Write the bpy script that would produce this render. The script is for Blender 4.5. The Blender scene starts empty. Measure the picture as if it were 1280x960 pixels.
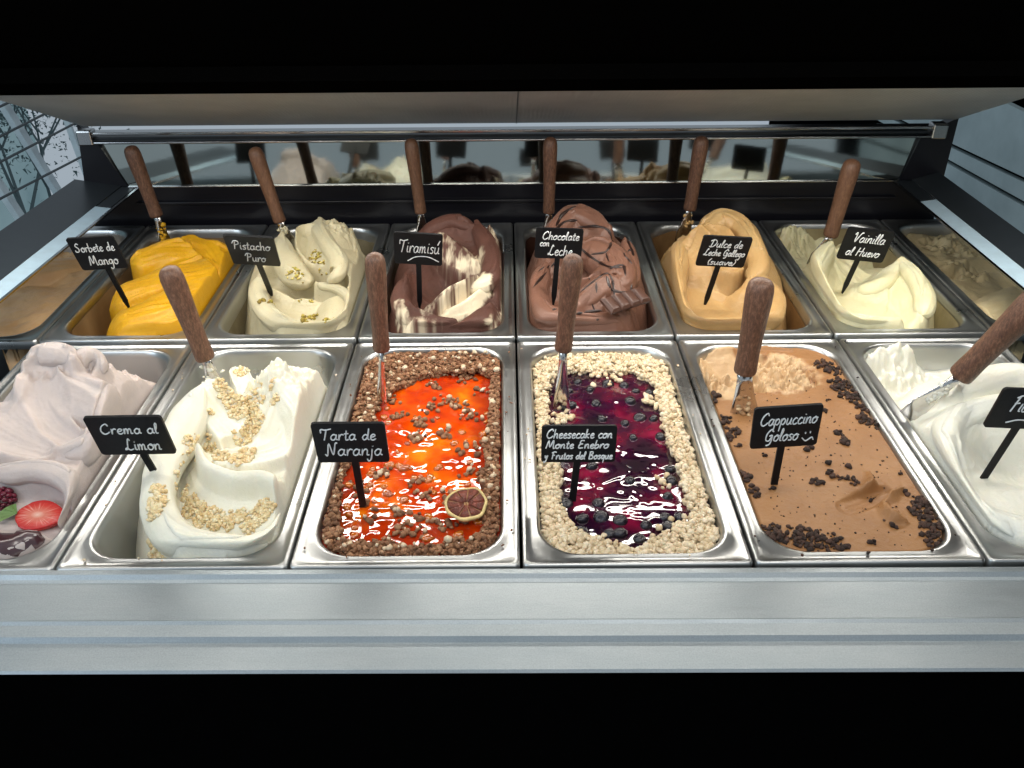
import bpy, bmesh, math, random
import numpy as np
from mathutils import Vector, Matrix
from mathutils.bvhtree import BVHTree
random.seed(7); rng = np.random.default_rng(7)
S = bpy.context.scene
COL = S.collection
# ------------------------------------------------------------------ camera, world, lamps, exposure
CPOS = np.array([-.0078, -.4763, .4445]); CROT = (1.024, .0059, -.0074); F = 1100.
cd = bpy.data.cameras.new('camera'); cam = bpy.data.objects.new('camera', cd); COL.objects.link(cam)
cam.location = CPOS; cam.rotation_euler = CROT
cd.sensor_width = 36; cd.lens = F / 1280 * 36; cd.clip_start = .01; cd.clip_end = 50
S.camera = cam
W = bpy.data.worlds.new('World'); S.world = W; W.use_nodes = True
W.node_tree.nodes['Background'].inputs[0].default_value = (.75, .88, 1, 1)
W.node_tree.nodes['Background'].inputs[1].default_value = .46
def area(name, loc, target, sx, sy, power, col):
    l = bpy.data.lights.new(name, 'AREA'); l.shape = 'RECTANGLE'; l.size = sx; l.size_y = sy; l.energy = power; l.color = col
    o = bpy.data.objects.new(name, l); COL.objects.link(o); o.location = loc
    o.rotation_euler = (Vector(target) - Vector(loc)).to_track_quat('-Z', 'Y').to_euler(); return o
area('lip_lamp', (.0, .085, .392), (.0, .36, .0), 1.25, .05, 2.15, (1, .95, .86))
area('display_lamp', (.0, .385, .252), (.0, .30, .05), 1.12, .03, 2.9, (1, .95, .86))
area('ceiling_lamp', (.25, -.75, 1.5), (.0, .45, .0), .9, .5, 8, (1, .95, .88))
area('window_light', (-1.5, -.8, .9), (0, .2, 0), .8, .8, 9, (.75, .88, 1))
S.view_settings.view_transform = 'Standard'; S.view_settings.look = 'None'
S.view_settings.exposure = 0; S.view_settings.gamma = 1
S.cycles.max_bounces = 8; S.cycles.use_denoising = True; S.cycles.sample_clamp_indirect = 4

# ------------------------------------------------------------------ helpers
def _R(e):
    a, b, c = e; ca, sa, cb, sb, cc, sc = math.cos(a), math.sin(a), math.cos(b), math.sin(b), math.cos(c), math.sin(c)
    return np.array([[cc,-sc,0],[sc,cc,0],[0,0,1]]) @ np.array([[cb,0,sb],[0,1,0],[-sb,0,cb]]) @ np.array([[1,0,0],[0,ca,-sa],[0,sa,ca]])
CR = _R(CROT)
def ray(px, py): return CR @ np.array([(px-640)/F, -(py-480)/F, -1.])
def at(px, py, z=0.): d = ray(px, py); return CPOS + d*((z-CPOS[2])/d[2])
def atY(px, py, Y): d = ray(px, py); return CPOS + d*((Y-CPOS[1])/d[1])
def atX(px, py, X): d = ray(px, py); return CPOS + d*((X-CPOS[0])/d[0])
def atplane(px, py, P, n):
    d = ray(px, py); return CPOS + d*(np.dot(np.array(P)-CPOS, n)/np.dot(d, n))

def tag(o, label=None, cat=None, group=None, kind=None):
    if label: o['label'] = label
    if cat: o['category'] = cat
    if group: o['group'] = group
    if kind: o['kind'] = kind
    return o
def empty(name, loc, label, cat, group=None, kind=None):
    o = bpy.data.objects.new(name, None); COL.objects.link(o); o.location = loc; o.empty_display_size = .02
    return tag(o, label, cat, group, kind)
def link(name, me, mat, parent=None, smooth=False):
    o = bpy.data.objects.new(name, me); COL.objects.link(o)
    if mat is not None and len(me.materials) == 0:
        for m in (mat if isinstance(mat, (list, tuple)) else [mat]): me.materials.append(m)
    if smooth: me.polygons.foreach_set('use_smooth', [True]*len(me.polygons))
    if parent is not None:
        o.parent = parent; o.location = -Vector(parent.location) if parent.type == 'EMPTY' else Vector((0,0,0))
        if parent.type != 'EMPTY' : o.location = (0,0,0)
    return o
def meshnp(name, V, Fc, mat, parent=None, smooth=True):
    """V (n,3), Fc (m,k) uniform polygons"""
    me = bpy.data.meshes.new(name); V = np.asarray(V, np.float32); Fc = np.asarray(Fc, np.int32); m, k = Fc.shape
    me.vertices.add(len(V)); me.vertices.foreach_set('co', V.ravel())
    me.loops.add(m*k); me.loops.foreach_set('vertex_index', Fc.ravel())
    me.polygons.add(m); me.polygons.foreach_set('loop_start', np.arange(0, m*k, k)); me.polygons.foreach_set('loop_total', np.full(m, k))
    me.update(calc_edges=True); me.validate()
    return link(name, me, mat, parent, smooth)
def pydata(name, V, Fs, mat, parent=None, smooth=False, bevel=0, seg=2):
    me = bpy.data.meshes.new(name); bm = bmesh.new()
    vs = [bm.verts.new(tuple(v)) for v in V]
    for f in Fs:
        try: bm.faces.new([vs[i] for i in f])
        except ValueError: pass
    bmesh.ops.recalc_face_normals(bm, faces=bm.faces)
    if bevel: bmesh.ops.bevel(bm, geom=bm.edges[:], offset=bevel, segments=seg, affect='EDGES', profile=.5)
    bm.to_mesh(me); bm.free()
    return link(name, me, mat, parent, smooth)
def box(name, x0, x1, y0, y1, z0, z1, mat, parent=None, bevel=.001):
    V = [(x,y,z) for x in (x0,x1) for y in (y0,y1) for z in (z0,z1)]
    Fs = [(0,1,3,2),(4,6,7,5),(0,4,5,1),(2,3,7,6),(0,2,6,4),(1,5,7,3)]
    return pydata(name, V, Fs, mat, parent, False, bevel)
def prism(name, poly, off, mat, parent=None, bevel=0):
    """poly: list of 3-D points of a planar outline, extruded by vector off"""
    n = len(poly); V = [tuple(p) for p in poly] + [tuple(np.array(p)+np.array(off)) for p in poly]
    Fs = [tuple(range(n)), tuple(range(2*n-1, n-1, -1))] + [(i, (i+1) % n, n+(i+1) % n, n+i) for i in range(n)]
    return pydata(name, V, Fs, mat, parent, False, bevel)

# value noise on arrays
_perm = {}
def vnoise(x, y, seed=0):
    if seed not in _perm: _perm[seed] = np.random.default_rng(1000+seed).random((256, 256))
    G = _perm[seed]; xi = np.floor(x).astype(int); yi = np.floor(y).astype(int); fx = x-xi; fy = y-yi
    fx = fx*fx*fx*(fx*(fx*6-15)+10); fy = fy*fy*fy*(fy*(fy*6-15)+10)
    g = lambda a, b: G[a & 255, b & 255]
    return (g(xi,yi)*(1-fx)+g(xi+1,yi)*fx)*(1-fy)+(g(xi,yi+1)*(1-fx)+g(xi+1,yi+1)*fx)*fy
def fbm(x, y, seed=0, oct=4):
    r = 0; a = .5; t = 0
    for i in range(oct): r = r+a*(vnoise(x*2**i+13.7*i, y*2**i+7.1*i, seed+i)-.5); t += a; a *= .5
    return r/t*2
def cr(P, n):
    """Catmull-Rom through rows of P"""
    P = np.asarray(P, float); Q = np.vstack([2*P[0]-P[1], P, 2*P[-1]-P[-2]]); out = []
    for i in range(len(P)-1):
        a, b, c, d = Q[i:i+4]; t = np.linspace(0, 1, n, endpoint=False)[:, None]
        out.append(.5*((2*b)+(-a+c)*t+(2*a-5*b+4*c-d)*t**2+(-a+3*b-3*c+d)*t**3))
    return np.vstack(out+[P[-1:]])
def sst(a, b, x): t = np.clip((x-a)/(b-a), 0, 1); return t*t*(3-2*t)

# ------------------------------------------------------------------ materials
def newmat(name):
    m = bpy.data.materials.new(name); m.use_nodes = True; nt = m.node_tree
    return m, nt, nt.nodes['Principled BSDF']
def N(nt, t, **kw):
    n = nt.nodes.new(t)
    for k, v in kw.items():
        if k in n.inputs.keys(): n.inputs[k].default_value = v
        else: setattr(n, k, v)
    return n
def coords(nt, scale=(1,1,1)):
    tc = N(nt, 'ShaderNodeTexCoord'); mp = N(nt, 'ShaderNodeMapping'); mp.inputs['Scale'].default_value = scale
    nt.links.new(tc.outputs['Object'], mp.inputs['Vector']); return mp.outputs[0]
def ramp(nt, src, stops, interp='LINEAR'):
    r = N(nt, 'ShaderNodeValToRGB'); r.color_ramp.interpolation = interp; el = r.color_ramp.elements
    while len(el) < len(stops): el.new(.5)
    for e, (p, c) in zip(el, stops): e.position = p; e.color = (*c, 1) if len(c) == 3 else c
    nt.links.new(src, r.inputs[0]); return r.outputs[0]
def noise(nt, vec, scale, detail=3, rough=.5):
    n = N(nt, 'ShaderNodeTexNoise'); n.inputs['Scale'].default_value = scale; n.inputs['Detail'].default_value = detail; n.inputs['Roughness'].default_value = rough
    nt.links.new(vec, n.inputs['Vector']); return n.outputs['Fac']
def bump(nt, b, src, dist, strength=1., nrm=None):
    n = N(nt, 'ShaderNodeBump'); n.inputs['Strength'].default_value = strength; n.inputs['Distance'].default_value = dist
    nt.links.new(src, n.inputs['Height'])
    if nrm is not None: nt.links.new(nrm, n.inputs['Normal'])
    nt.links.new(n.outputs[0], b.inputs['Normal']); return n.outputs[0]
def mixc(nt, fac, a, b):
    n = N(nt, 'ShaderNodeMix', data_type='RGBA')
    for s, v in ((n.inputs[0], fac), (n.inputs[6], a), (n.inputs[7], b)):
        if hasattr(v, 'links') or isinstance(v, bpy.types.NodeSocket): nt.links.new(v, s)
        elif isinstance(v, tuple): s.default_value = (*v, 1)
        else: s.default_value = v
    return n.outputs[2]
def flat(name, col, rough=.5, metal=0., spec=.5, nz=0.08, nscale=60, bmp=0, coat=0):
    m, nt, b = newmat(name); v = coords(nt); f = noise(nt, v, nscale, 4, .6)
    c = ramp(nt, f, [(.3, tuple(x*(1-nz) for x in col)), (.7, tuple(min(1, x*(1+nz)) for x in col))])
    nt.links.new(c, b.inputs['Base Color']); b.inputs['Roughness'].default_value = rough; b.inputs['Metallic'].default_value = metal
    b.inputs['Specular IOR Level'].default_value = spec; b.inputs['Coat Weight'].default_value = coat
    if bmp: bump(nt, b, f, bmp)
    return m
def steel(name, col=(.56,.57,.58), rough=.27, stretch=(4, 300, 300), amt=.0003, lo=.86):
    m, nt, b = newmat(name); v = coords(nt, stretch); f = noise(nt, v, 3, 5, .65); v2 = coords(nt); g = noise(nt, v2, 14, 3, .6)
    c = ramp(nt, g, [(.3, tuple(x*lo for x in col)), (.7, col)]); nt.links.new(c, b.inputs['Base Color'])
    r = ramp(nt, g, [(.3, (rough*(1-(1-lo)*1.6),)*3), (.75, (rough*(1+(1-lo)*2),)*3)]); nt.links.new(r, b.inputs['Roughness'])
    b.inputs['Metallic'].default_value = 1; bump(nt, b, f, amt, .35); return m
def gelato(name, c1, c2, rough=.42, speck=None, sss=.25, grain=.0011, tone=None, gs=350):
    """c1/c2: soft colour variation; tone: second colour where the mesh's 'tone' attribute is 1"""
    m, nt, b = newmat(name); v = coords(nt)
    f = noise(nt, v, 28, 4, .55); col = ramp(nt, f, [(.32, c1), (.68, c2)])
    if speck:
        vo = N(nt, 'ShaderNodeTexVoronoi'); vo.inputs['Scale'].default_value = speck[1]; nt.links.new(v, vo.inputs['Vector'])
        s = ramp(nt, vo.outputs['Distance'], [(.10, (1,1,1)), (.17, (0,0,0))]); g = noise(nt, v, 90, 2); g = ramp(nt, g, [(.52, (0,0,0)), (.6, (1,1,1))])
        mm = N(nt, 'ShaderNodeMath', operation='MULTIPLY'); nt.links.new(s, mm.inputs[0]); nt.links.new(g, mm.inputs[1])
        col = mixc(nt, mm.outputs[0], col, speck[0])
    if tone:
        at_ = N(nt, 'ShaderNodeAttribute', attribute_name='tone'); col = mixc(nt, at_.outputs['Fac'], col, tone)
    nt.links.new(col, b.inputs['Base Color']); b.inputs['Roughness'].default_value = rough
    b.inputs['Subsurface Weight'].default_value = sss; b.inputs['Subsurface Radius'].default_value = (1, .75, .5); b.inputs['Subsurface Scale'].default_value = .006
    b.inputs['Specular IOR Level'].default_value = .4
    g2 = noise(nt, v, gs, 5, .7); n1 = bump(nt, b, g2, grain, .5)
    g3 = noise(nt, v, 70, 3, .5); bump(nt, b, g3, .0012, .35, n1)
    return m

def counter():
    m, nt, b = newmat('counter_steel'); v = coords(nt); f = noise(nt, v, 900, 3, .7); g = noise(nt, coords(nt, (1,2.5,1)), 7, 6, .65); h_ = noise(nt, coords(nt, (.5,6,1)), 60, 4, .6)
    c = ramp(nt, f, [(.25, (.36,.395,.415)), (.75, (.47,.51,.53))]); sm = ramp(nt, g, [(.40, (.90,.92,.93)), (.62, (1,1,1))]); mx = N(nt, 'ShaderNodeMix', data_type='RGBA', blend_type='MULTIPLY'); mx.inputs[0].default_value = 1
    nt.links.new(c, mx.inputs[6]); nt.links.new(sm, mx.inputs[7]); nt.links.new(mx.outputs[2], b.inputs['Base Color']); b.inputs['Metallic'].default_value = .8
    r = ramp(nt, h_, [(.3, (.42,)*3), (.75, (.56,)*3)]); nt.links.new(r, b.inputs['Roughness']); bump(nt, b, f, .00015, .5); return m
M = {}
M['pan'] = steel('pan_steel', (.52,.53,.53), .33, amt=.00006)
M['ledge'] = counter()
M['rail'] = steel('rail_steel', (.40,.40,.40), .2)
M['blade'] = steel('blade_steel', (.70,.68,.66), .14, (60,60,60), .0004)
M['polish'] = steel('polished_side', (.58,.60,.60), .06, (2,60,60), .0001)
M['mirror'] = steel('mirror_sheet', (.42,.45,.42), .055, (4,10,10), .0001, .95)
M['black'] = flat('black_lacquer', (.006,.006,.009), .32, spec=.35)
M['matt'] = flat('matt_black', (.0012,.0012,.0012), 1., spec=0.)
M['darkframe'] = flat('dark_frame', (.02,.025,.03), .35, spec=.4)
M['strip'] = flat('pale_strip', (.42,.56,.66), .4)
M['slate'] = flat('slate_board', (.005,.0055,.007), .5, spec=.22, nz=.3, nscale=300, bmp=.0001)
M['chalk'] = flat('white_ink', (.78,.80,.80), .6)
def wood():
    m, nt, b = newmat('handle_cork_wood'); v = coords(nt, (1,1,.35)); f = noise(nt, v, 500, 4, .75); g = noise(nt, coords(nt, (1,1,.15)), 90, 3, .6)
    c = ramp(nt, f, [(.30, (.05,.022,.013)), (.5, (.135,.062,.036)), (.72, (.26,.14,.085))]); oi = N(nt, 'ShaderNodeObjectInfo'); c = mixc(nt, ramp(nt, oi.outputs['Random'], [(0,(0,0,0)),(1,(.35,.35,.35))]), c, (.24,.12,.06)); c2 = ramp(nt, g, [(.3, (.45,.4,.38)), (.7, (1,1,1))])
    mx = N(nt, 'ShaderNodeMix', data_type='RGBA', blend_type='MULTIPLY'); mx.inputs[0].default_value = .5
    nt.links.new(c, mx.inputs[6]); nt.links.new(c2, mx.inputs[7]); nt.links.new(mx.outputs[2], b.inputs['Base Color'])
    b.inputs['Roughness'].default_value = .5; bump(nt, b, f, .0004, .6); return m
M['wood'] = wood()
def canopy_mat():
    m, nt, b = newmat('canopy_brushed'); v = coords(nt, (1,1,1)); w = N(nt, 'ShaderNodeTexWave', wave_type='BANDS', bands_direction='X')
    w.inputs['Scale'].default_value = 60; w.inputs['Distortion'].default_value = 3; w.inputs['Detail'].default_value = 3; nt.links.new(v, w.inputs['Vector'])
    g = noise(nt, v, 5, 4, .6); c = ramp(nt, g, [(.3, (.33,.335,.335)), (.7, (.50,.505,.50))]); nt.links.new(c, b.inputs['Base Color'])
    b.inputs['Metallic'].default_value = .25; b.inputs['Roughness'].default_value = .5; bump(nt, b, w.outputs['Fac'], .0006, .3); return m
M['canopy'] = canopy_mat()

# ------------------------------------------------------------------ the display case
P = .17; D1 = .342; GAP = .0078; D2 = .338; YB = D1+GAP
floor = box('dark_well_floor', -.70, .70, -.01, .70, -.16, -.15, M['matt'], None, 0); floor['kind'] = 'structure'; floor.name = 'floor'
case = empty('display_case', (0, .3, -.15), 'stainless steel gelato display case with black rear panel and tilted canopy', 'display case')
# counter ledge : profile extruded along X
prof = [(-.004,-.02),(-.0015,-.001),(-.005,.0015),(-.009,.0015),(-.0115,-.0012),(-.014,-.0022),(-.0165,-.001),(-.050,-.0010),(-.0525,.0004),(-.055,-.0010),(-.0645,-.0018),(-.067,-.0052),(-.069,-.0052),(-.089,-.0058),(-.0905,-.0075)]
n = len(prof); xs = (-.80, .80)
V = [(x, y-(0.0035*x/.4), z) for x in xs for y, z in prof]; pydata('counter_ledge', V, [(i, i+1, n+i+1, n+i) for i in range(n-1)], M['ledge'], case)
box('front_panel', -.8, .8, -.088, -.03, -.6, -.0105, M['matt'], case, 0)
YR = .70
prism('rear_panel', [(-.60,YR,-.15),(.60,YR,-.15),(.590,YR,.0515),(-.585,YR,.0515)], (0,.02,0), M['black'], case)
prism('mirror_panel', [(-.527,YR+.001,.0525),(.530,YR+.001,.0525),(.548,YR+.0078,.112),(-.556,YR+.0078,.112)], (0,.01,0), M['mirror'], case)
box('rear_shelf_edge', -.52, .53, YR-.006, YR-.0005, .0265, .030, M['black'], case, .0008)
box('mirror_trim', -.527, .530, YR-.004, YR+.0005, .0505, .0525, M['rail'], case, .0005)
prism('corner_post', [(.531,YR,.050),(.592,YR,.040),(.592,YR,.136),(.549,YR,.114)], (0,.015,0), M['black'], case)
prism('corner_post', [(-.528,YR,.050),(-.589,YR,.040),(-.576,YR,.138),(-.557,YR,.114)], (0,.015,0), M['black'], case)
for nm, y0, y1, z0, z1, mt in (('top_rail', YR-.010, YR+.006, .1235, .1275, M['rail']), ('top_rail', YR-.006, YR+.006, .1165, .1205, M['darkframe']), ('top_rail', YR-.012, YR+.004, .1125, .1155, M['rail'])):
    box(nm, -.560, .560, y0, y1, z0, z1, mt, case, .001)
for x in (-.567, .563): box('rail_end_cap', x-.008, x+.012, YR-.014, YR+.004, .111, .131, M['rail'], case, .002)
# canopy (brushed underside) and an added black sheet ahead of it
def cz(Y): return .1335+.43*(YR-Y)
pts = [(-.568,YR,cz(YR)),(.588,YR,cz(YR)),(.588,.478,cz(.478)),(-.568,.478,cz(.478))]
prism('canopy', pts, (0,.004,.010), M['canopy'], case)
prism('added_baffle', [(-.60,.360,cz(.36)-.003),(.60,.360,cz(.36)-.003),(.60,.358,cz(.36)-.016),(-.60,.358,cz(.36)-.016)], (0,-.002,0), M['matt'], case)  # added baffle, hides the lamp strip from the camera
prism('canopy_seam', [(.004,YR-.002,cz(YR)-.0004),(.0055,YR-.002,cz(YR)-.0004),(.0055,.480,cz(.48)-.0004),(.004,.480,cz(.48)-.0004)], (0,0,.0003), M['darkframe'], case)
prism('added_black_sheet', [(-.66,.477,cz(.477)-.004),(.66,.477,cz(.477)-.004),(.66,.115,.392),(-.66,.115,.392)], (0,.02,.05), M['matt'], case)  # added black sheet, keeps the area above the canopy dark
# polished side walls with pale strip and dark frame
for s, xf, xw in ((-1, -.547, -.5135), (1, .530, .524)):
    def q4(a, b_, za, zb, y0=-.05, y1=.70):
        X = lambda y, d: xf+(xw-xf)*(y+.01)/.71+s*d
        return [(X(y0,a),y0,za),(X(y0,b_),y0,zb),(X(y1,b_),y1,zb),(X(y1,a),y1,za)]
    prism('side_trim', q4(-.001,.0025,.0485,.0485), (0,0,.002), M['rail'], case)
    prism('side_strip', q4(.004,.024,.047,.050,-.05,.62), (0,0,.002), M['strip'], case)
    prism('side_frame', q4(.0245,(.060 if s > 0 else .085),.046,.056), (0,0,.006), M['darkframe'], case)
    prism('side_frame', q4(.004,.024,.048,.048,.62,.70), (0,0,.003), M['darkframe'], case)

# ------------------------------------------------------------------ surroundings and glass reflections at the ends of the case
def wallmat():
    m, nt, b = newmat('grey_blue_wall'); v = coords(nt); f = noise(nt, v, 6, 5, .6); g = noise(nt, coords(nt, (1,1,6)), 3, 3)
    c = ramp(nt, f, [(.3, (.24,.30,.31)), (.7, (.40,.48,.49))]); nt.links.new(c, b.inputs['Base Color']); b.inputs['Roughness'].default_value = .5; bump(nt, b, f, .003, .4); return m
M['wall'] = wallmat()
wall = empty('panel_wall', (.86,.4,-.3), 'grey blue wall of slanting boards beyond the right end of the case', 'wall', kind='structure')
XW = .86
g = [((1120,60),(1330,160)),((1185,180),(1280,225)),((1178,198),(1280,255)),((1170,228),(1280,300)),((1150,262),(1280,365)),((1150,340),(1280,470))]
def onw(px, py): return atX(px, py, XW)
L = []
for a_, b_ in g:
    p, q = onw(*a_), onw(*b_); d = (q-p)/(q[1]-p[1]); L.append((p+d*(1.6-p[1]), p+d*(-.3-p[1])))
for (p, q), (r, t) in zip(L[:-1], L[1:]):
    e = np.array([0,0,-.004])
    prism('board', [p+e, q+e, t-e, r-e], (.012,0,0), M['wall'], wall)
prism('backing', [(XW+.013,2.5,-1.5),(XW+.013,-.5,-1.5),(XW+.013,-.5,1.2),(XW+.013,2.5,1.2)], (.01,0,0), M['matt'], wall)
# left: window and garden reflected in the side glass, built as solid things
XL = -.95
def onl(px, py, X=XL): return atX(px, py, X)
def emis(name, cols, scale, strength):
    m, nt, b = newmat(name); v = coords(nt); f = noise(nt, v, scale, 5, .6); c = ramp(nt, f, cols)
    nt.links.new(c, b.inputs['Emission Color']); b.inputs['Emission Strength'].default_value = strength; b.inputs['Base Color'].default_value = (0,0,0,1); return m
M['sky'] = emis('overcast_daylight', [(.3, (.13,.24,.28)), (.7, (.30,.45,.50))], 1.2, .55)
sky = prism('sky', [(-2.4,-1,-2.5),(-2.4,4,-2.5),(-2.4,4,1.5),(-2.4,-1,1.5)], (-.02,0,0), M['sky']); sky['kind'] = 'structure'
M['snow'] = flat('pale_ground', (.10,.15,.17), .9, nz=.25, nscale=5)
gr = prism('reflected_ground', [(-2.38,-1,-1.30),(-1.0,-1,-1.25),(-1.0,4,-1.25),(-2.38,4,-1.30)], (0,0,-.05), M['snow']); gr['kind'] = 'structure'
win = empty('window', (XL,.4,-.6), 'reflected shop window with pale slanting bars, built beyond the left end of the case', 'window')
M['bar'] = flat('pale_bar', (.62,.72,.76), .5); M['thin'] = flat('dark_wire', (.02,.03,.035), .5)
def strip(name, a_, b_, wpx, mat, X, parent, t=.012):
    p, q = onl(*a_, X), onl(*b_, X); d = q-p; d /= np.linalg.norm(d); nrm = np.array([0, -d[2], d[1]]); w = wpx
    return prism(name, [p+nrm*w, q+nrm*w, q-nrm*w, p-nrm*w], (t,0,0), mat, parent)
strip('bar', (-25,90), (86,268), .009, M['bar'], XL, win)
strip('bar', (-40,180), (44,306), .009, M['bar'], XL, win)
strip('bar', (68,118), (112,238), .004, M['bar'], XL, win)
strip('sill', (-30,320), (112,226), .005, M['bar'], XL+.014, win)
for a_, b_ in (((-20,180),(118,110)), ((-20,212),(112,144)), ((-20,258),(112,190)), ((-20,142),(110,80))):
    strip('wire', a_, b_, .0014, M['thin'], XL+.03, win, .005)
M['glass'] = None
m, nt, b = newmat('window_glass'); b.inputs['Transmission Weight'].default_value = 1; b.inputs['Roughness'].default_value = .0; b.inputs['IOR'].default_value = 1.1; b.inputs['Base Color'].default_value = (.85,.95,1,1); M['glass'] = m
# trees of the reflected garden, built solid
M['hazed_bark'] = flat('hazed_bark', (.11,.15,.16), .9); M['needle'] = flat('hazed_foliage', (.08,.13,.135), .8, nz=.4)  # haze of the glass is mixed into the trunk and leaf colours
def tree(base, h, label, seed):
    r = random.Random(seed); t = empty('reflected_tree', base, label, 'tree', 'reflected garden trees')
    V, Fs = [], []
    def limb(p, q, r0, r1):
        d = Vector(q)-Vector(p); z = d.normalized(); x = z.orthogonal().normalized(); y = z.cross(x); k = len(V)
        for c, rr in ((p, r0), (q, r1)):
            for i in range(5): a = i*math.tau/5; V.append(tuple(Vector(c)+x*rr*math.cos(a)+y*rr*math.sin(a)))
        for i in range(5): Fs.append((k+i, k+(i+1) % 5, k+5+(i+1) % 5, k+5+i))
    tips = []
    def grow(p, d, l, rad, lv):
        q = Vector(p)+d*l; limb(p, q, rad, rad*.65); tips.append(q)
        if lv:
            for _ in range(3): grow(q, (d+Vector((r.uniform(-.6,.6), r.uniform(-.6,.6), r.uniform(-.2,.5)))).normalized(), l*.68, rad*.6, lv-1)
    grow(Vector(base), Vector((0,0,1)), h*.35, h*.010, 4)
    pydata('trunk', V, Fs, M['hazed_bark'], t)
    LV = []; LF = []
    for q in tips[-200:]:
        for _ in range(120 if q.z > base[2]+h*.45 else 6):
            c = np.array(q)+np.array([r.gauss(0,.09) for _ in range(3)]); a = np.array([r.gauss(0,.0055) for _ in range(3)]); b_ = np.array([r.gauss(0,.0055) for _ in range(3)])
            k = len(LV); LV += [c-a, c+b_, c+a]; LF.append((k, k+1, k+2))
    if seed != 3: meshnp('crown', LV, LF, M['needle'], t, False)
    return t
tb = onl(30, 262, -1.9); tree((tb[0], tb[1], -1.25), 1.25, 'reflection of a dark bushy tree, built beyond the left window behind the upper bar', 1)
tb = onl(64, 250, -2.1); tree((tb[0], tb[1], -1.25), 1.1, 'reflection of a thin bare leafless tree, built beyond the left window', 3)

# ------------------------------------------------------------------ pans
def rrect(cx, cy, hx, hy, r, nseg=7):
    out = []
    for k, (sx, sy) in enumerate(((1,1),(-1,1),(-1,-1),(1,-1))):
        for i in range(nseg+1):
            a = math.pi/2*(k+i/nseg); out.append((cx+sx*(hx-r)+r*math.cos(a), cy+sy*(hy-r)+r*math.sin(a)))
    return out
PANS = {}
def pan(i0, row, label):
    x0 = i0*P; yc = (D1/2 if row == 0 else YB+D2/2); hy = (D1 if row == 0 else D2)/2-.0008; cx = x0+P/2; hx = P/2-.0011
    t = empty('gelato_pan', (cx, yc, -.12), label, 'pan', 'stainless steel gelato pans in two rows')
    rings = [(0,.004,-.010),(0,.004,-.0015),(.0008,.004,-.0003),(.0018,.004,0),(.0032,.005,-.0001),(.0042,.006,-.0014),(.0095,.026,-.0016),(.0108,.030,-.0006),(.0120,.032,-.0008),(.0135,.033,-.003),(.0145,.033,-.008),(.020,.034,-.100),(.024,.032,-.112),(.034,.028,-.118),(.05,.02,-.118)]
    V = []; nn = 32
    for ins, r, z in rings: V += [(x, y, z) for x, y in rrect(cx, yc, hx-ins, hy-ins, r)]
    Fs = [(k*nn+i, k*nn+(i+1) % nn, (k+1)*nn+(i+1) % nn, (k+1)*nn+i) for k in range(len(rings)-1) for i in range(nn)]
    k = len(rings)-1; Fs.append(tuple(k*nn+i for i in range(nn)))
    pydata('pan_body', V, Fs, M['pan'], t, True)
    PANS[(i0, row)] = (cx, yc, hx-.0145, hy-.0145)
    return t
for i, s in zip(range(-3,3), ('steel pan holding the pale pink gelato with strawberry','steel pan holding white lemon cream with crumble','steel pan holding the orange jam and brown crumble','steel pan holding the purple berry cheesecake','steel pan holding the flat coffee coloured gelato','steel pan holding the smooth white gelato at front right')): pan(i, 0, s)
for i, s in zip(range(-3,3), ('steel pan holding the yellow mango sorbet','steel pan holding the pale green pistachio gelato','steel pan holding cocoa dusted tiramisu gelato','steel pan holding milk chocolate gelato','steel pan holding caramel coloured gelato','steel pan holding pale yellow vanilla gelato')): pan(i, 1, s)

pan(-4, 1, 'steel pan at the far left of the back row, partly under the side frame'); pan(3, 1, 'steel pan built in place of a reflection at the far right of the back row')  # right pan is added, a solid copy of the mirrored vanilla pan
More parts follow.
